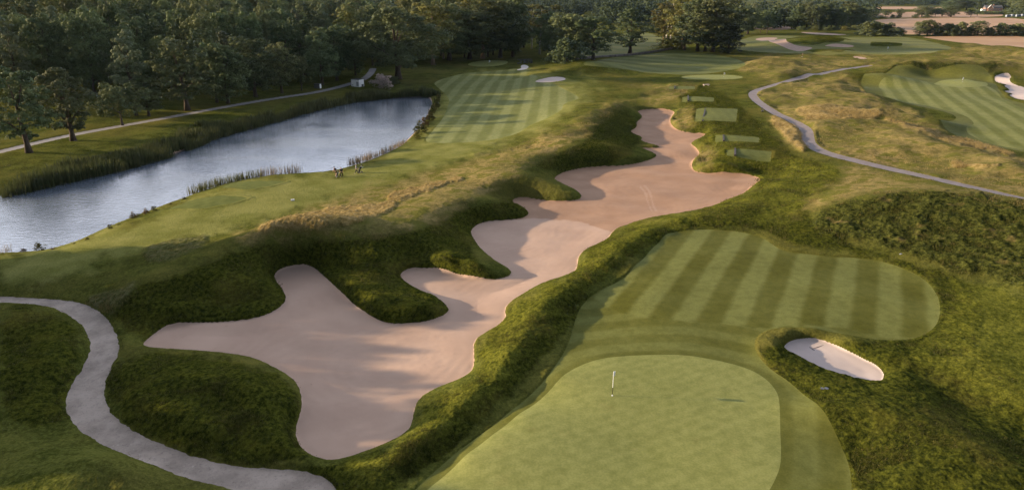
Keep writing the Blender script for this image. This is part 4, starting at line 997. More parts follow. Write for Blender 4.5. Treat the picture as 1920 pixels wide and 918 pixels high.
# trees of the near shore that stand on past the left edge of the view and throw the long shade over the sand
ys = np.arange(41, 79, 3.7)
for i, y in enumerate(ys):
    for j in range(2):
        x = -71 - 6.5 * j - .05 * y + rs.uniform(-1.5, 1.5); yy = y + 1.8 * j + rs.uniform(-.8, .8)
        if sdf_poly(wL, np.array([x]), np.array([yy]), 5)[0] < 1.0: continue
        h = rs.uniform(13.0, 17.0) - 3.0 * (rs.uniform() < .2)
        put_tree(('maple0', 'oak1', 'maple3', 'oak2')[(i + j) % 4], x, yy, float(base_h(x, yy)[0]), h, 7.2, 'tree on the near shore left of the lake', 'tree', 'trees on the near shore of the lake')

# far woods that read as one mass
def far_mass(name, rows, label):
    V = []; T = []; o = 0
    rs = np.random.default_rng(77)
    cmb = []
    for s_ in range(4):
        m = leaf_mesh('far_crown', crown_lobes(rs, 3.5, 15, 5.4, 9, ball, .5, (.4, .6)), rs, 1.5, 6, 8)
        b = np.empty(len(m.vertices) * 3, np.float32); m.vertices.foreach_get('co', b); b = b.reshape(-1, 3)
        t = np.empty(len(m.loops), np.int32); m.loops.foreach_get('vertex_index', t); cmb.append((b, t.reshape(-1, 3))); bpy.data.meshes.remove(m)
    for (px0, px1, r0, r1, n, h) in rows:
        for _ in range(n):
            px = rs.uniform(px0, px1); r = rs.uniform(r0, r1); a = math.atan((px - 960) / FPX / 1.06)
            x, y = r * math.sin(a), r * math.cos(a); z = float(base_h(x, y)[0])
            b, t = cmb[int(rs.integers(4))]
            sx = rs.uniform(1.0, 1.7); sz = h / 17 * rs.uniform(.75, 1.2); c, s2 = math.cos(px), math.sin(px)
            V.append(np.stack([(b[:, 0] * c - b[:, 1] * s2) * sx + x, (b[:, 0] * s2 + b[:, 1] * c) * sx + y, (b[:, 2] - 2.2) * sz + z], 1)); T.append(t + o); o += len(b)
    me = raw_mesh(name, np.concatenate(V), np.concatenate(T), None, False)
    tag(link(name, me, LEAF['blue']), label, 'woodland', None, 'stuff')
far_mass('far_woods', [(430, 960, 620, 1200, 190, 22), (930, 1090, 900, 1500, 150, 22), (1120, 1250, 700, 1300, 130, 22), (1080, 1140, 1150, 1600, 60, 20), (1230, 1500, 640, 1100, 200, 18), (1480, 1640, 800, 1500, 150, 18), (1590, 1800, 1900, 2600, 220, 20), (1780, 2050, 1700, 2300, 200, 27), (900, 2200, 2600, 3800, 420, 22)], 'far blue-green woods along the skyline')

# ------------------------------------------------------------------ reeds, grass, heather
def blades(name, X, Y, Z, hgt, wid, lean, rs, attr, mat, label, cat, per=1, spread=.0, z_extra=0.):
    m = len(X) * per
    x = np.repeat(X, per) + rs.normal(size=m) * np.repeat(np.broadcast_to(spread, X.shape), per); y = np.repeat(Y, per) + rs.normal(size=m) * np.repeat(np.broadcast_to(spread, X.shape), per)
    z = np.repeat(Z, per) - .05; h = np.repeat(hgt, per) * rs.uniform(.6, 1.25, m); w = np.repeat(np.broadcast_to(wid, X.shape), per) * rs.uniform(.7, 1.3, m)
    a = rs.uniform(0, 2 * math.pi, m); l = np.repeat(np.broadcast_to(lean, X.shape), per) * rs.uniform(.2, 1.2, m) * h; b = rs.uniform(0, 2 * math.pi, m)
    dx, dy = np.cos(a) * w / 2, np.sin(a) * w / 2; lx, ly = np.cos(b) * l, np.sin(b) * l
    V = np.stack([np.stack([x - dx, y - dy, z], 1), np.stack([x + dx, y + dy, z], 1), np.stack([x + lx * .45 + dx * .7, y + ly * .45 + dy * .7, z + h * .6], 1), np.stack([x + lx, y + ly, z + h], 1)], 1).reshape(-1, 3)
    i = np.arange(m)[:, None] * 4
    T = np.concatenate([i + [0, 1, 2], i + [0, 2, 3]], 1).reshape(-1, 3)
    at = {k: np.repeat(np.repeat(v, per), 4) for k, v in attr.items()}
    me = raw_mesh(name, V, T, at, False)
    return tag(link(name, me, mat), label, cat, None, 'stuff')
def mat_blade(name, a, b, tip=None, trans=.3):
    n = N(name); P = n.pos()
    t = n.attr('tone')
    c = n.mix(t, a, b)
    c = n.mix(n.math('MULTIPLY', n.ramp(n.noise(P, .7, 3), .4, .7), .35), c, n.mix(1., c, (1.5, 1.35, 1.1), 'MULTIPLY'))
    d = n.node('ShaderNodeBsdfPrincipled', {'Base Color': c, 'Roughness': .8, 'Specular IOR Level': .0}); tr = n.node('ShaderNodeBsdfTranslucent', {'Color': c})
    n.t.links.new(n.node('ShaderNodeMixShader', {0: trans, 1: d.outputs[0], 2: tr.outputs[0]}).outputs[0], n.out.inputs[0])
    return n.m
rs = np.random.default_rng(99)
M_REED = mat_blade('green_reeds', (.040, .052, .022), (.115, .115, .050)); M_REED_DRY = mat_blade('flowering_reeds', (.11, .090, .055), (.21, .165, .105))
# far bank: a belt along the shoreline
wl_far = W([(0,365),(60,351),(120,337),(200,320),(260,305),(310,290),(360,272),(390,258),(430,247),(470,237),(520,223),(560,211),(620,197),(660,189),(700,185),(740,181),(795,178.5),(810,182)], -.5, 2, False)
def along(c, n, w0, w1, rs):
    seg = np.linalg.norm(np.diff(c, axis=0), axis=1); cum = np.append(0, np.cumsum(seg)); q = rs.uniform(0, cum[-1], n)
    i = np.clip(np.searchsorted(cum, q) - 1, 0, len(seg) - 1); t = (q - cum[i]) / seg[i]
    p = c[i] * (1 - t)[:, None] + c[i + 1] * t[:, None]; d = (c[i + 1] - c[i]) / seg[i][:, None]
    nr = np.stack([-d[:, 1], d[:, 0]], 1)
    o = rs.uniform(0, 1, n); off = w0 + (w1 - w0) * o
    return p + nr * off[:, None], o
p, o = along(wl_far, 22000, -2.2, 9.0, rs)
k = fbm(p[:, 0], p[:, 1] * .3, 14., 3, .6)
keep = (o < .50 + .75 * k) & (fbm(p[:, 0] + 50, p[:, 1], 4.5, 2) > -.32)
p, o = p[keep], o[keep]
z = np.maximum(base_h(p[:, 0], p[:, 1]), Z_LAKE - .3)
hh = 1.9 * np.clip(1.25 - .7 * o, .4, 1.1) * np.clip(1 + .9 * fbm(p[:, 0], p[:, 1] + 9, 6., 2), .45, 1.4)
tone = np.clip(rs.normal(.35 + .25 * np.sin(p[:, 0] * .09), .22), 0, 1)
blades('reed_bed', p[:, 0], p[:, 1], z, hh, .16, .18, rs, {'tone': tone}, M_REED, 'dark green reed belt along the far shore of the lake', 'reeds', 2, .35)
def reed_clump(px_line, n, w0, w1, h, mat, label, wid=.09, per=2):
    c = W(px_line, -.5, 2, False); p, o = along(c, n, w0, w1, rs); z = np.maximum(base_h(p[:, 0], p[:, 1]), Z_LAKE - .2)
    blades('reed_bed', p[:, 0], p[:, 1], z, np.full(len(p), h), wid, .12, rs, {'tone': rs.uniform(0, 1, len(p))}, mat, label, 'reeds', per, .25)
reed_clump([(366,365),(400,354),(430,343),(470,333),(492,330)], 300, -.4, 1.8, 1.5, M_REED, 'green reeds on the near shore left of the golfers')
reed_clump([(490,331),(530,326.5),(562,325)], 110, .2, 1.5, 1.7, M_REED_DRY, 'thin dry reeds standing in the water before the golfers', .07)
reed_clump([(660,311),(680,305),(702,297)], 120, -.2, 1.4, 1.6, M_REED_DRY, 'brown reeds on the near shore just right of the golfers', .08)
reed_clump([(702,298),(730,287),(760,269)], 150, -.4, 1.0, 1.3, M_REED_DRY, 'pinkish flowering reeds on the bend of the near shore', .08)
reed_clump([(2,474),(16,473)], 24, -.1, .6, 1.1, M_REED_DRY, 'few thin reeds at the left end of the near shore', .04)

SH = 'shrubs on the near lake bank'
for i, (px, b, t, wd) in enumerate([(74, 470, 455, 24), (44, 472, 464, 13), (100, 469, 463, 12), (165, 450, 443, 9), (207, 430, 419, 10), (250, 410, 396, 14), (260, 406, 399, 9), (274, 402, 389, 12), (290, 397, 385, 12), (346, 375, 368, 12), (320, 384, 379, 8), (224, 423, 418, 9), (140, 458, 453, 8)]):
    tree_px(f'shrub{i % 2}', px, b, t, wd, 'small dark shrub at the foot of the near lake bank' if i > 0 else 'largest dark shrub on the near lake bank, far left', 'shrub', SH)
for i, (px, b, t, wd) in enumerate([(822, 196, 176, 12), (818, 206, 184, 14), (812, 217, 195, 15), (806, 228, 207, 15), (797, 240, 218, 17), (787, 251, 226, 22), (782, 260, 244, 14)]):
    tree_px(f'shrub{i % 2}', px, b, t, wd * 1.2, 'olive shrub in the strip between the lake head and the striped fairway', 'shrub', 'shrubs between lake and fairway')
tree_px('blossom', 719, 166, 138, 40, 'pale pink blossoming shrub beside the white cabin', 'shrub')
tree_px('bush0', 738, 158, 142, 26, 'olive bush between the blossom shrub and the huge oak', 'bush')

# rough grass tufts and heather near the camera
def in_rough(X, Y):
    m = np.ones(X.shape, bool)
    for q in (wS, wG, wF, wB, wPN, wL, wLF, wRC, wRF, wRG, wRB, wPR, wPL, *wTEE): m &= sdf_poly(q, X, Y, 2) > .12
    return m
n = 420000
a = rs.uniform(math.radians(-44), math.radians(44), n); r = np.exp(math.log(34) + math.log(190 / 34) * rs.uniform(0, 1, n) ** 1.15)
X, Y = r * np.sin(a), r * np.cos(a)
ok = in_rough(X, Y)
X, Y, r = X[ok], Y[ok], r[ok]
Z = interp_grid(np.arctan2(X, Y), np.log(r)) + .05
pt = to_px(X, Y, Z)[:2]
hea, fes, lus, gre, dr, mow = (soft(q, 0, w_, 0, pt) for q, w_ in ((HEATHER_P, 1.), (FESCUE_P, .5), (LUSH_P, 1.5), (GREY_P, .8), (DRY_P, 2.5), (MOWN_P, 2.)))
clump = fbm(X, Y, 3.0, 2) + .5 * fbm(X, Y, 11., 2)
pr = np.clip(.10 + .45 * lus + .9 * np.maximum(hea, np.maximum(fes, gre)) + .55 * clump - .5 * mow * (1 - np.maximum(fes, gre)), 0, 1)
ok = rs.uniform(0, 1, len(X)) < pr
X, Y, r, Z, hea, fes, lus, gre, dr, mow, clump = (v[ok] for v in (X, Y, r, Z, hea, fes, lus, gre, dr, mow, clump))
sc_ = np.clip(r / 70, .8, 1.7)
hgt = (.11 + .05 * lus + .22 * fes + .12 * gre + .15 * hea + .06 * clump) * sc_
tone = np.clip(.20 + .70 * np.maximum(fes, dr * .75) + .3 * gre - .10 * np.maximum(hea, lus) + rs.normal(0, .09, len(X)) + .25 * (rs.uniform(0, 1, len(X)) < .07), 0, 1)
M_TUFT = mat_blade('rough_grass_blades', (.034, .045, .009), (.25, .19, .085), None, .35)
blades('rough_grass', X, Y, Z, hgt, .036 * sc_, .6, rs, {'tone': tone}, M_TUFT, 'long rough grass on the mounds and banks', 'grass', 5, .13 * sc_)
print('tufts', len(X))

# ------------------------------------------------------------------ people
def skin_mesh(name, chains, levels=2):
    """one continuous surface grown over joints: chains of (x,y,z,radius); first vertex of a later chain welds to the nearest joint"""
    import bmesh
    bm = bmesh.new(); lay = bm.verts.layers.skin.verify(); vs = []
    for ci, ch in enumerate(chains):
        prev = None
        for k, (x, y, z, r) in enumerate(ch):
            v = None
            if k == 0 and ci > 0:
                v = min(vs, key=lambda q: (q.co - Vector((x, y, z))).length)
            if v is None:
                v = bm.verts.new((x, y, z)); v[lay].radius = (r, r); v[lay].use_root = not vs; vs.append(v)
            if prev is not None: bm.edges.new((prev, v))
            prev = v
    me = bpy.data.meshes.new(name); bm.to_mesh(me); bm.free()
    o = bpy.data.objects.new(name, me); COL.objects.link(o)
    o.modifiers.new('skin', 'SKIN').use_smooth_shade = True
    s = o.modifiers.new('sub', 'SUBSURF'); s.levels = s.render_levels = levels
    dg = bpy.context.evaluated_depsgraph_get(); dg.update()
    out = bpy.data.meshes.new_from_object(o.evaluated_get(dg)); out.name = name
    bpy.data.objects.remove(o); bpy.data.meshes.remove(me)
    for p in out.polygons: p.use_smooth = True
    return out
def hand_chains(w, d):
    """five fingers from the wrist w along direction d"""
    w = Vector(w); d = Vector(d).normalized(); s = d.cross(Vector((1, 0, 0)));
    if s.length < .1: s = Vector((0, 1, 0))
    s.normalize(); n = d.cross(s); c = []
    palm = w + d * .07
    c.append([(*w, .03), (*palm, .032)])
    for i, (o, l) in enumerate(((-.03, .06), (-.011, .075), (.011, .08), (.03, .07))):
        a = palm + s * o; b = a + d * l * .55 + n * .01; e = a + d * l * .9 + n * .03
        c.append([(*palm, .02), (*a, .012), (*b, .010), (*e, .008)])
    t = w + d * .03 - s * .035; c.append([(*w, .02), (*t, .012), (*(t + d * .035 - s * .012), .009)])
    return c
def person(px, py, rz, label, shirt, legs, pose, hair, shorts=False, cap=None, scale=1., xyz=None, group=None):
    x, y, z = xyz or at_px(px, py)
    root = empty('person', (x, y, z + .02), rz, (scale,) * 3); tag(root, label, 'person', group)
    P = {k: Vector(v) for k, v in dict(pel=(0, 0, .95), wai=(0, .01, 1.12), che=(0, .0, 1.36), nek=(0, .01, 1.52), hed=(0, .03, 1.66), hl=(-.1, 0, .93), hr=(.1, 0, .93),
         kl=(-.11, .03, .5), kr=(.11, .03, .5), al=(-.12, 0, .08), ar=(.12, 0, .08), sl=(-.19, 0, 1.43), sr=(.19, 0, 1.43), el=(-.25, .0, 1.16), er=(.25, 0, 1.16), wl=(-.26, .06, .92), wr=(.26, .06, .92)).items()}
    for k, v in pose.items(): P[k] = Vector(v)
    J = lambda k, r: (*P[k], r)
    toe = lambda k: (P[k].x * 1.05, P[k].y + .17, .035, .035)
    body = [[J('pel', .135), J('wai', .12), J('che', .14), J('nek', .062), (*(P['nek'].lerp(P['hed'], .45)), .07), J('hed', .098), (*(P['hed'] + Vector((0, 0, .09))), .075)],
            [J('pel', .1), J('hl', .09), J('kl', .062), J('al', .042), toe('al')], [J('pel', .1), J('hr', .09), J('kr', .062), J('ar', .042), toe('ar')],
            [J('che', .1), J('sl', .06), J('el', .043), J('wl', .03)], [J('che', .1), J('sr', .06), J('er', .043), J('wr', .03)]]
    body += hand_chains(P['wl'], P['wl'] - P['el']) + hand_chains(P['wr'], P['wr'] - P['er'])
    nose = P['hed'] + Vector((0, .11, -.01)); body.append([J('hed', .05), (*nose, .016)])
    link('body', skin_mesh('body', body), PM['skin'], root)
    mid = lambda a, b, t: P[a].lerp(P[b], t)
    link('shirt', skin_mesh('shirt', [[(*mid('pel', 'wai', .35), .15), J('wai', .142), J('che', .165), (*mid('che', 'nek', .8), .085)], [J('che', .1), J('sl', .082), (*mid('sl', 'el', .8), .062)], [J('che', .1), J('sr', .082), (*mid('sr', 'er', .8), .062)]]), PM[shirt], root)
    e = .85 if shorts else 1.0
    q = 'kl' if shorts else 'al'
    leg = lambda s: [J('pel', .12), J('h' + s, .108), (*mid('h' + s, 'k' + s, e), .082)] + ([] if shorts else [(*mid('k' + s, 'a' + s, .95), .062)])
    link('shorts' if shorts else 'trousers', skin_mesh('legwear', [[(*mid('pel', 'wai', .3), .145), J('pel', .15)], leg('l'), leg('r')]), PM[legs], root)
    for s in ('al', 'ar'):
        t = toe(s); link('shoe', skin_mesh('shoe', [[(P[s].x, P[s].y - .06, .05, .05), (P[s].x, P[s].y + .05, .05, .055), (t[0], t[1] + .02, .045, .045)]], 1), PM['white'], root)
    hh = P['hed'] + Vector((0, -.02, .05))
    link('hair', skin_mesh('hair', [[(*(hh + Vector((0, -.03, -.05))), .088), (*hh, .102), (*(hh + Vector((0, .01, .05))), .07)]], 1), PM[hair], root)
    if cap:
        c = skin_mesh('cap', [[(*(hh + Vector((0, .0, .01))), .108), (*(hh + Vector((0, .01, .06))), .08)], [(*(hh + Vector((0, .0, .01))), .1), (*(hh + Vector((0, .17, .0))), .035)]], 1); link('cap', c, PM[cap], root)
    return root
PM = {'skin': plain('skin', (.46, .27, .19), .55), 'black': plain('black_cloth', (.012, .012, .014), .85), 'navy': plain('navy_cloth', (.018, .022, .035), .85), 'grey': plain('blue_grey_cloth', (.26, .29, .36), .85),
      'white': plain('white_cloth', (.72, .72, .72), .7), 'dark_hair': plain('dark_hair', (.02, .014, .010), .7), 'pink': plain('pink_towel', (.58, .33, .30), .9), 'brown_hair': plain('brown_hair', (.09, .05, .03), .7)}
person(630.5, 331, math.radians(60), 'golfer in black shirt and shorts bending beside the low golf trolley', 'black', 'black', dict(che=(0, .16, 1.30), nek=(0, .26, 1.43), hed=(0, .34, 1.54), sl=(-.19, .17, 1.36), sr=(.19, .17, 1.36), wai=(0, .05, 1.1), el=(-.27, .28, 1.12), er=(.30, .05, 1.12), wl=(-.2, .46, .95), wr=(.42, .0, .98)), 'dark_hair', True, 'black', 1.02)
person(641, 332.6, math.radians(20), 'golfer in dark polo and long black trousers standing in the middle of the three', 'navy', 'black', dict(al=(-.2, .05, .08), ar=(.2, -.05, .08), kl=(-.16, .06, .5), kr=(.16, .0, .5), hed=(-.05, .12, 1.63)), 'brown_hair', False, None, 1.04)
person(668.5, 326.4, math.radians(-75), 'golfer in grey-blue shirt and white cap walking with the black golf bag', 'grey', 'black', dict(al=(-.1, -.32, .1), ar=(.1, .28, .08), kl=(-.1, -.06, .5), kr=(.1, .18, .52), el=(-.26, .1, 1.18), wl=(-.24, .32, 1.06)), 'dark_hair', False, 'white', 1.0)
for px, py, lab in ((1207, 81.5, 'tiny distant walker on the valley fairway right of the lone oak'), (1232, 82, 'tiny distant walker close to the copse and stone wall'), (1505, 103, 'tiny distant golfer at the edge of the far waste sand')):
    person(px, py, 1.0, lab, 'navy', 'black', dict(al=(-.14, -.2, .1), ar=(.14, .2, .08)), 'dark_hair')

M_BLK = plain('black_plastic', (.014, .014, .016), .45, .5); M_STEEL = plain('brushed_steel', (.45, .45, .47), .35, .5, Metallic=.9); M_WHT = plain('white_paint', (.78, .78, .78), .5); M_RED = plain('red_paint', (.5, .05, .04), .5)
M_GREYB = plain('bag_nylon', (.02, .022, .028), .8)
def trolley(px, py, rz, label, tilt=.55, sc=1.):
    x, y, z = at_px(px, py); r = empty('golf_trolley', (x, y, z), rz, (sc,) * 3); tag(r, label, 'golf trolley')
    MB().tube([(0, .42, .14), (0, .0, .32), (0, -.38, .95), (0, -.46, 1.05)], .018).tube([(-.16, -.47, 1.05), (.16, -.47, 1.05)], .02).tube([(-.32, -.05, .15), (0, .0, .34), (.32, -.05, .15)], .016).build('frame', M_STEEL, r, True)
    for c in ((-.34, -.05, .15), (.34, -.05, .15), (0, .45, .12)):
        wh = MB().disc(c, .15 if c[1] < 0 else .12, .06).build('wheel', M_BLK, r); MB().disc((c[0], c[1], c[2]), .05, .07).build('hub', M_STEEL, wh)
    s = Vector((0, .30, .24)); e = Vector((0, -.16, 1.12))
    bg_ = MB().tube([s, s.lerp(e, .1), s.lerp(e, .6), e], [.12, .135, .125, .15], 12).build('golf_bag', M_GREYB, r, True)
    MB().tube([s.lerp(e, .25) + Vector((.0, .13, .08)), s.lerp(e, .6) + Vector((0, .13, .07))], [.08, .07], 8).build('pocket', M_BLK, bg_, True)
    rs_ = np.random.default_rng(3)
    for k in range(6):
        o = Vector((rs_.uniform(-.08, .08), rs_.uniform(-.05, .05), 0)); t = e + o; h = t + Vector((o.x * .6, -.12, .25 + .05 * k % .2))
        c = MB().tube([t, h], .008, 5).build('club', M_STEEL, r); MB().tube([h, h + Vector((.05, 0, .03)), h + Vector((.10, 0, .0))], [.02, .04, .03], 6).build('club_head', M_BLK, c, True)
    return r
trolley(633.5, 333.5, math.radians(50), 'low black golf trolley beside the bending golfer', sc=.95)
trolley(676, 325.5, math.radians(70), 'upright black golf bag on a trolley at the right of the walking golfer', sc=1.15)
b = MB(); b.tube([(0, 0, 0), (.05, .03, .12), (.1, .02, .3), (.13, .0, .44)], [.10, .14, .12, .05], 9)
x, y, z = at_px(626.2, 326); o = b.build('pink_towel', PM['pink'], None, True)
o.location = (x + .12, y, z + .62); tag(o, 'pink towel held out by the bending golfer', 'towel')

# ------------------------------------------------------------------ flags, tee furniture, rake, small things
def flag(px, py, label, h=2.15, rz=.3, big=1., top=None):
    x, y, z = at_px(px, py); r = empty('golf_flag', (x, y, z), rz); tag(r, label, 'golf flag', None)
    if top is not None: h = height_to(x, y, z, top)
    p = MB().tube([(0, 0, -.1), (0, 0, h)], [.022 * big, .016 * big], 8).build('pole', M_WHT, r, True)
    MB().tube([(0, 0, .12), (0, 0, h * .34)], [.026 * big, .026 * big], 8).build('dark_band', plain('dark_green_paint', (.05, .055, .015), .6), p, True)
    V = []; F = []
    for i in range(6):
        for j in range(4):
            V.append((.02 + .07 * big * i * .8, .03 * math.sin(i * 1.4 + j * .5), h - .02 - (.115 * j + .02 * i) * big))
    for i in range(5):
        for j in range(3): a = i * 4 + j; F.append((a, a + 4, a + 5, a + 1))
    f = MB().add(V, F).build('flag_cloth', M_WHT, r, True); f.modifiers.new('solid', 'SOLIDIFY').thickness = .012
    MB().disc((0, 0, .006), .07, .012, 'z', 18).build('hole_cup', M_WHT, r)
flag(1148, 741, 'white golf flag on the big near green', rz=1.0, big=1.15, top=696)
flag(1804, 154, 'white golf flag on the far right green', big=1.6, top=145); flag(1357, 144, 'white golf flag on the middle green behind the tee boxes', big=1.8, top=136)
flag(917, 122, 'white golf flag on the shaded green before the dark wood', big=1.8, top=113); flag(1664, 95, 'white golf flag on the farthest fairway before the fields', big=2.2, top=88)

x, y, z = at_px(1523, 650); x2, y2, z2 = at_px(1545, 642.5)
dz_ = 1.02 - 0.12; dirv = Vector((x2 - x, y2 - y, 0)).normalized()
r = empty('bunker_rake', (x, y, .95), math.atan2(dirv.y, dirv.x)); tag(r, 'wooden rake lying at the top of the small white bunker', 'rake')
MB().tube([(0, 0, .10), (1.75, 0, .16)], .022, 8).build('handle', plain('rake_wood', (.12, .07, .045), .7), r, True)
hd = MB().box((0, 0, .10), (.06, .62, .05)).build('rake_head', M_BLK, r)
for k in range(9): MB().tube([(0, -.28 + .07 * k, .09), (0, -.28 + .07 * k, -.0)], .009, 5).build('tooth', M_BLK, hd)

def small(name, px, py, mb, mat, label, cat, rz=0., group=None, dz=0.):
    x, y, z = at_px(px, py); o = mb.build(name, mat); o.location = (x, y, z + dz); o.rotation_euler = (0, 0, rz); return tag(o, label, cat, group)
M_STRIP = plain('dark_strip', (.028, .022, .018), .9)  # low dark strips laid across the tee boxes
for i, (a, b, z, lab) in enumerate([((1323, 204), (1317, 227.5), 2.2, 'dark strip across the largest tee box'), ((1356, 256), (1357, 266.5), 2.1, 'dark strip on the tee box below the largest one'), ((1378, 281.5), (1378, 294), 2.1, 'dark strip on the nearest tee box'), ((1290, 181.5), (1290, 191), 2.1, 'dark strip on the tee box behind the largest one'), ((1265, 162.5), (1265, 168), 2.0, 'dark strip on the farthest tee box')]):
    A, B = W([a, b], z, 0); c = (A + B) / 2; d = B - A
    o = MB().box((0, 0, .02), (.34, float(np.linalg.norm(d)), .34)).build('tee_strip', M_STRIP); o.location = (c[0], c[1], float(base_h(*c)[0]) + .14); o.rotation_euler = (0, 0, math.atan2(-d[0], d[1])); tag(o, lab, 'edging', 'dark strips of the tee boxes')
x, y, z = at_px(1427.5, 211); r = empty('tee_stand', (x, y, z), .3); tag(r, 'dark ball washer and bin on a post beside the asphalt path', 'ball washer')
MB().tube([(0, 0, -.1), (0, 0, 1.0)], .06).build('post', M_BLK, r); MB().box((0, 0, 1.1), (.22, .2, .42)).build('washer', M_BLK, r); MB().tube([(.42, .1, 0), (.42, .1, .55)], [.2, .24], 12).build('bin', M_BLK, r, True); MB().box((.15, .05, .35), (.5, .06, .06)).build('bracket', M_STEEL, r)
x, y, z = at_px(1324, 162); z += .1; r = empty('stone_bench', (x, y, z), .2); tag(r, 'pale stone bench on the grass behind the tee boxes', 'bench')
M_ST = mat_path('bench_stone', (.42, .33, .29), (.52, .42, .37), .3)
MB().box((0, 0, .48), (2.2, .7, .16)).build('seat', M_ST, r)
for q in (-.8, .8): MB().box((q, 0, .2), (.28, .6, .4)).build('leg', M_ST, r)
for px, py, lab in ((1542, 731, 'left'), (1549, 731, 'right')):
    small('sprinkler_head', px, py, MB().disc((0, 0, .04), .16, .1, 'z', 16), M_BLK, f'small black sprinkler cover in the grass below the white bunker, {lab} of the pair', 'sprinkler', 0, 'sprinkler covers', .1)
small('tee_marker', 549, 377, MB().box((0, 0, .10), (.55, .25, .2)).box((0, 0, .22), (.5, .2, .05)), M_WHT, 'small white tee marker lying on the lakeside grass', 'tee marker', .3, None, .05)
small('scrap', 1689, 477, MB().poly_prism([(-.2, 0), (.2, .01), (.17, .05), (-.1, .07), (-.19, .04)], -.07, .07), PM['grey'], 'white scrap lying in the rough above the striped fairway end', 'scrap', .4, None, .12)
# white cabin and grey cabinet by the lakeside path
x, y, z = at_px(671, 162); r = empty('white_cabin', (x, y, z), math.radians(-28)); tag(r, 'white cabin with a flat dark roof standing beside the lakeside path', 'cabin')
MB().box((0, 0, 1.2), (3.4, 2.6, 2.4)).build('wall', M_WHT, r); MB().box((0, 0, 2.46), (3.7, 2.9, .12)).build('roof', plain('roof_felt', (.03, .032, .036), .9), r)
MB().box((1.0, -1.302, .95), (1.0, .03, 1.5)).build('door', plain('cabin_door', (.30, .31, .33), .6), r); v = MB().disc((-1.1, -1.31, .55), .22, .05, 'y').build('vent', plain('vent_grey', (.2, .2, .22), .6), r); MB().box((1.712, .5, .4), (.03, 1.1, .7)).build('hatch', M_BLK, r)
x, y, z = at_px(596, 166); r = empty('grey_cabinet', (x, y, z), math.radians(-15)); tag(r, 'small dark grey cabinet with one white end beside the lakeside path', 'cabinet')
MB().box((0, 0, .75), (2.1, 1.1, 1.5)).build('body', plain('cabinet_grey', (.07, .075, .08), .7), r); MB().box((1.07, 0, .8), (.04, 1.06, 1.4)).build('end_panel', M_WHT, r); MB().box((0, 0, 1.53), (2.25, 1.2, .08)).build('lid', M_BLK, r)
# culvert of dark stones at the brook
x, y, z = at_px(984, 120); r = empty('stone_culvert', (x, y, z), .2); tag(r, 'dark stone culvert where the pale track meets the shaded green', 'culvert')
rs_ = np.random.default_rng(8); M_DST = mat_path('dark_stone', (.05, .05, .055), (.11, .105, .11), .4)
m = MB()
for k in range(40):
    a = rs_.uniform(-3.2, 3.2); hh = rs_.uniform(.2, 1.7); s_ = rs_.uniform(.35, .7)
    m.tube([(a - s_ * .5, rs_.uniform(-.4, .4), hh), (a, rs_.uniform(-.3, .3), hh + .06), (a + s_ * .5, rs_.uniform(-.4, .4), hh)], [s_ * .3, s_ * .45, s_ * .3], 7)
m.build('headwall', M_DST, r); MB().box((0, 0, 1.9), (6.6, .9, .22)).build('coping', M_DST, r)
# dry stone wall running from the copse past the lone oak
pts = chaikin(np.array([(1062, 113), (1110, 110), (1160, 106.5), (1200, 102.5), (1235, 97.5), (1258, 93), (1274, 89.5)], float), 2, False)
m = MB(); prev = None; rs_ = np.random.default_rng(4)
P3 = [Vector(at_px(*p)) for p in pts]
for a, b in zip(P3[:-1], P3[1:]):
    L = (b - a).length; n_ = max(2, int(L / .9)); d = (b - a).normalized(); ang_ = math.atan2(d.y, d.x)
    for k in range(n_):
        for lay_ in range(3):
            c = a.lerp(b, (k + .5 + rs_.uniform(-.2, .2)) / n_)
            m.box((c.x + rs_.uniform(-.06, .06), c.y + rs_.uniform(-.06, .06), c.z + .2 + lay_ * .34), (rs_.uniform(.8, 1.15), rs_.uniform(.45, .7), .38), ang_ + rs_.uniform(-.06, .06))
tag(m.build('stone_wall', mat_path('field_stone', (.10, .09, .085), (.20, .17, .155), .5)), 'low dry stone wall running from the copse past the lone oak', 'stone wall')
# brick house far across the fields
x, y, z = at_px(1853, 21); f_ = depth_of(x, y, z) / FPX
r = empty('brick_house', (x, y, z), math.radians(-8)); tag(r, 'brick house with a long grey roof among dark trees beyond the fields', 'house')
M_BR = mat_path('pink_brick', (.36, .20, .15), (.44, .26, .19), .2); M_RF = plain('slate_roof', (.10, .10, .11), .8); M_GL = plain('window_glass', (.03, .035, .045), .15, .6)
MB().box((6, 0, 2.4), (26, 9, 4.8)).build('wall', M_BR, r); rf = MB().poly_prism([(-4.9, 4.81), (4.9, 4.81), (0, 9.2)], -7.4, 19.4).build('roof', M_RF, r); rf.rotation_euler = (0, 0, math.radians(-90)); rf.location = (0, 0, 0)
MB().box((6.5, 0, 9.3), (1.1, 1.1, 2.4)).build('chimney', M_BR, rf).location = (0, 0, 0)
rf.children[0].rotation_euler = (0, 0, math.radians(90))
MB().poly_prism([(-3.9, 0), (3.9, 0), (3.9, 5), (0, 9.6), (-3.9, 5)], -5.6, -4.45).build('gable', M_BR, r)
MB().poly_prism([(-4.4, 4.7), (0, 9.95), (4.4, 4.7), (4.1, 4.5), (0, 9.55), (-4.1, 4.5)], -5.9, -4.3).build('bargeboard', M_WHT, r)
for q in (-1.8, 1.8, 7.5, 11, 14.5): wn = MB().box((q, -5.66 if q < 3 else -4.53, 2.4), (1.4, .1, 1.6)).build('window', M_WHT, r); MB().box((q, -5.72 if q < 3 else -4.59, 2.4), (1.1, .06, 1.3)).build('pane', M_GL, wn)
MB().box((-9.5, -2.5, 1.7), (5.5, 5, 3.4)).build('annex', M_WHT, r); MB().box((-9.5, -2.5, 3.5), (6, 5.4, .25)).build('annex_roof', M_RF, r)
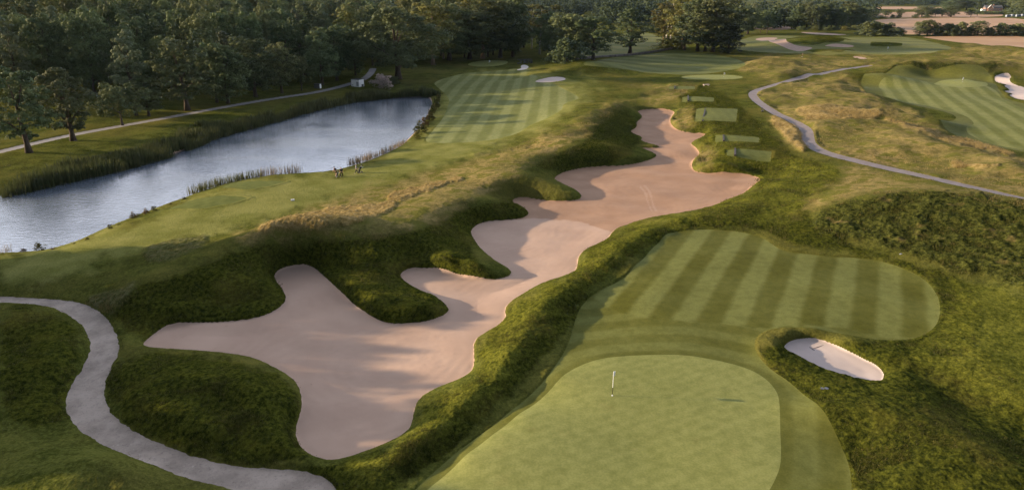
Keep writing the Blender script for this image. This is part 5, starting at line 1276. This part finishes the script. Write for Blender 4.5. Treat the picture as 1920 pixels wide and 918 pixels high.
# parked vehicles
def vehicle(px, py, rz, label, cat, name, L, Wd, H, boxy):
    x, y, z = at_px(px, py); r = empty(name, (x, y, z + .05), rz); tag(r, label, cat, None)
    pr = [(-L / 2, .35), (L / 2, .35), (L / 2, H * .95), (L / 2 - .25, H), (-L / 2 + .4, H), (-L / 2, H * .8)] if boxy else [(-L / 2, .3), (L / 2, .3), (L / 2, .85), (L / 2 - .25, .95), (L / 4, 1.0), (L / 8, H), (-L / 3.4, H), (-L / 2 + .1, .95)]
    MB().poly_prism(pr, -Wd / 2, Wd / 2).build('body', PM['grey'] if boxy else M_WHT, r)
    for sx in ((-L * .3, L * .3) if not boxy else (-.1 * L, .1 * L)):
        for sy in (-Wd / 2, Wd / 2):
            wh = MB().disc((sx, sy, .33), .33, .22, 'y').build('wheel', M_BLK, r); MB().disc((sx, sy * 1.02, .33), .18, .24, 'y').build('rim', M_STEEL, wh)
    for sy in (-1, 1):
        if boxy:
            for q in (-.25, .12): MB().box((q * L, sy * (Wd / 2 + .01), H * .64), (L * .2, .03, H * .22)).build('window', M_GL, r)
        else: MB().poly_prism([(-L / 3.6, H * .94), (L / 9, H * .94), (L / 4.8, 1.02), (-L / 2.6, 1.02)], sy * (Wd / 2 + .004) - .012, sy * (Wd / 2 + .004) + .012).build('window', M_GL, r)
vehicle(1462, 51.5, .2, 'white car parked behind the two dark round trees', 'car', 'parked_car', 4.4, 1.8, 1.5, False)
for px, py, rz, lab in ((1890, 32.5, .15, 'leftmost of the white caravans at the far field edge'), (1898, 31.5, .5, 'white caravan second from left at the far field edge'), (1909, 32, .1, 'white caravan under the dark bush at the far field edge'), (1918, 31, .3, 'rightmost white caravan at the far field edge')):
    vehicle(px, py, rz, lab, 'caravan', 'caravan', 6.2, 2.3, 2.7, True)
x, y, z = at_px(1474, 50.5); r = empty('white_sign', (x, y, z), .1); tag(r, 'white signboard on posts right of the parked white car', 'sign')
MB().box((0, 0, 2.0), (1.3, .1, 2.2)).build('board', M_WHT, r)
for q in (-.55, .55): MB().tube([(q, .08, 0), (q, .08, 3)], .05).build('post', M_STEEL, r)


# ------------------------------------------------------------------ air
hz = MB().box((0, 0, 24), (10600, 10600, 64)).build('haze', None)
hm = bpy.data.materials.new('haze'); hm.use_nodes = True; ht = hm.node_tree; ht.nodes.clear()
ho = ht.nodes.new('ShaderNodeOutputMaterial'); hv = ht.nodes.new('ShaderNodeVolumePrincipled')
hv.inputs['Color'].default_value = (.52, .72, 1.0, 1); hv.inputs['Density'].default_value = .000016; hv.inputs['Anisotropy'].default_value = .2
ht.links.new(hv.outputs[0], ho.inputs['Volume']); hz.data.materials.append(hm); tag(hz, kind='stuff')
# ------------------------------------------------------------------ light
w = bpy.data.worlds.new('World'); SC.world = w; w.use_nodes = True
nt = w.node_tree; nt.nodes.clear()
sky = nt.nodes.new('ShaderNodeTexSky'); sky.sky_type = 'NISHITA'; sky.sun_disc = False
sky.sun_elevation = SUN_EL; sky.sun_rotation = math.atan2(SUN_AZ_TO[0], SUN_AZ_TO[1])
sky.air_density = 1.0; sky.dust_density = 2.0; sky.ozone_density = 1.0
bg = nt.nodes.new('ShaderNodeBackground'); bg.inputs[1].default_value = 0.040
wo = nt.nodes.new('ShaderNodeOutputWorld')
# broken bright cloud: noise on a flat cloud deck seen from below
tc = nt.nodes.new('ShaderNodeTexCoord'); sx = nt.nodes.new('ShaderNodeSeparateXYZ'); nt.links.new(tc.outputs['Generated'], sx.inputs[0])
mz = nt.nodes.new('ShaderNodeMath'); mz.operation = 'ADD'; mz.inputs[1].default_value = .09; nt.links.new(sx.outputs[2], mz.inputs[0])
dx_ = nt.nodes.new('ShaderNodeMath'); dx_.operation = 'DIVIDE'; nt.links.new(sx.outputs[0], dx_.inputs[0]); nt.links.new(mz.outputs[0], dx_.inputs[1])
dy_ = nt.nodes.new('ShaderNodeMath'); dy_.operation = 'DIVIDE'; nt.links.new(sx.outputs[1], dy_.inputs[0]); nt.links.new(mz.outputs[0], dy_.inputs[1])
cx_ = nt.nodes.new('ShaderNodeCombineXYZ'); nt.links.new(dx_.outputs[0], cx_.inputs[0]); nt.links.new(dy_.outputs[0], cx_.inputs[1])
cn = nt.nodes.new('ShaderNodeTexNoise'); cn.inputs['Scale'].default_value = .55; cn.inputs['Detail'].default_value = 5; nt.links.new(cx_.outputs[0], cn.inputs['Vector'])
cr = nt.nodes.new('ShaderNodeMapRange'); cr.inputs[1].default_value = .34; cr.inputs[2].default_value = .56; cr.interpolation_type = 'SMOOTHSTEP'; nt.links.new(cn.outputs['Fac'], cr.inputs[0])
cm_ = nt.nodes.new('ShaderNodeMix'); cm_.data_type = 'RGBA'; cm_.inputs[7].default_value = (38., 40., 46.5, 1)
cv = nt.nodes.new('ShaderNodeMapRange'); cv.inputs[1].default_value = .42; cv.inputs[2].default_value = .75; cv.inputs[3].default_value = 1.0; cv.inputs[4].default_value = .12; nt.links.new(sx.outputs[2], cv.inputs[0])
cy_ = nt.nodes.new('ShaderNodeMapRange'); cy_.inputs[1].default_value = -.35; cy_.inputs[2].default_value = .45; cy_.inputs[3].default_value = .06; cy_.inputs[4].default_value = 1.0; nt.links.new(sx.outputs[1], cy_.inputs[0])
cq_ = nt.nodes.new('ShaderNodeMath'); cq_.operation = 'MULTIPLY'; nt.links.new(cv.outputs[0], cq_.inputs[0]); nt.links.new(cy_.outputs[0], cq_.inputs[1])
cw_ = nt.nodes.new('ShaderNodeMath'); cw_.operation = 'MULTIPLY'; nt.links.new(cr.outputs[0], cw_.inputs[0]); nt.links.new(cq_.outputs[0], cw_.inputs[1])
nt.links.new(cw_.outputs[0], cm_.inputs[0]); nt.links.new(sky.outputs[0], cm_.inputs[6])
nt.links.new(cm_.outputs[2], bg.inputs[0]); nt.links.new(bg.outputs[0], wo.inputs[0])
sd = bpy.data.lights.new('sun', 'SUN'); sd.energy = 5.0; sd.angle = math.radians(.6); sd.color = (1.0, .77, .50)
so = bpy.data.objects.new('sun', sd); COL.objects.link(so)
d = Vector((-SUN_AZ_TO[0] * math.cos(SUN_EL), -SUN_AZ_TO[1] * math.cos(SUN_EL), -math.sin(SUN_EL)))
so.rotation_euler = d.to_track_quat('-Z', 'Y').to_euler()
SC.view_settings.view_transform = 'Standard'; SC.view_settings.look = 'None'
SC.view_settings.exposure = 1.34; SC.view_settings.gamma = 1.0; SC.view_settings.use_curve_mapping = False
SC.cycles.max_bounces = 6; SC.cycles.diffuse_bounces = 3; SC.cycles.transparent_max_bounces = 8; SC.cycles.use_denoising = True
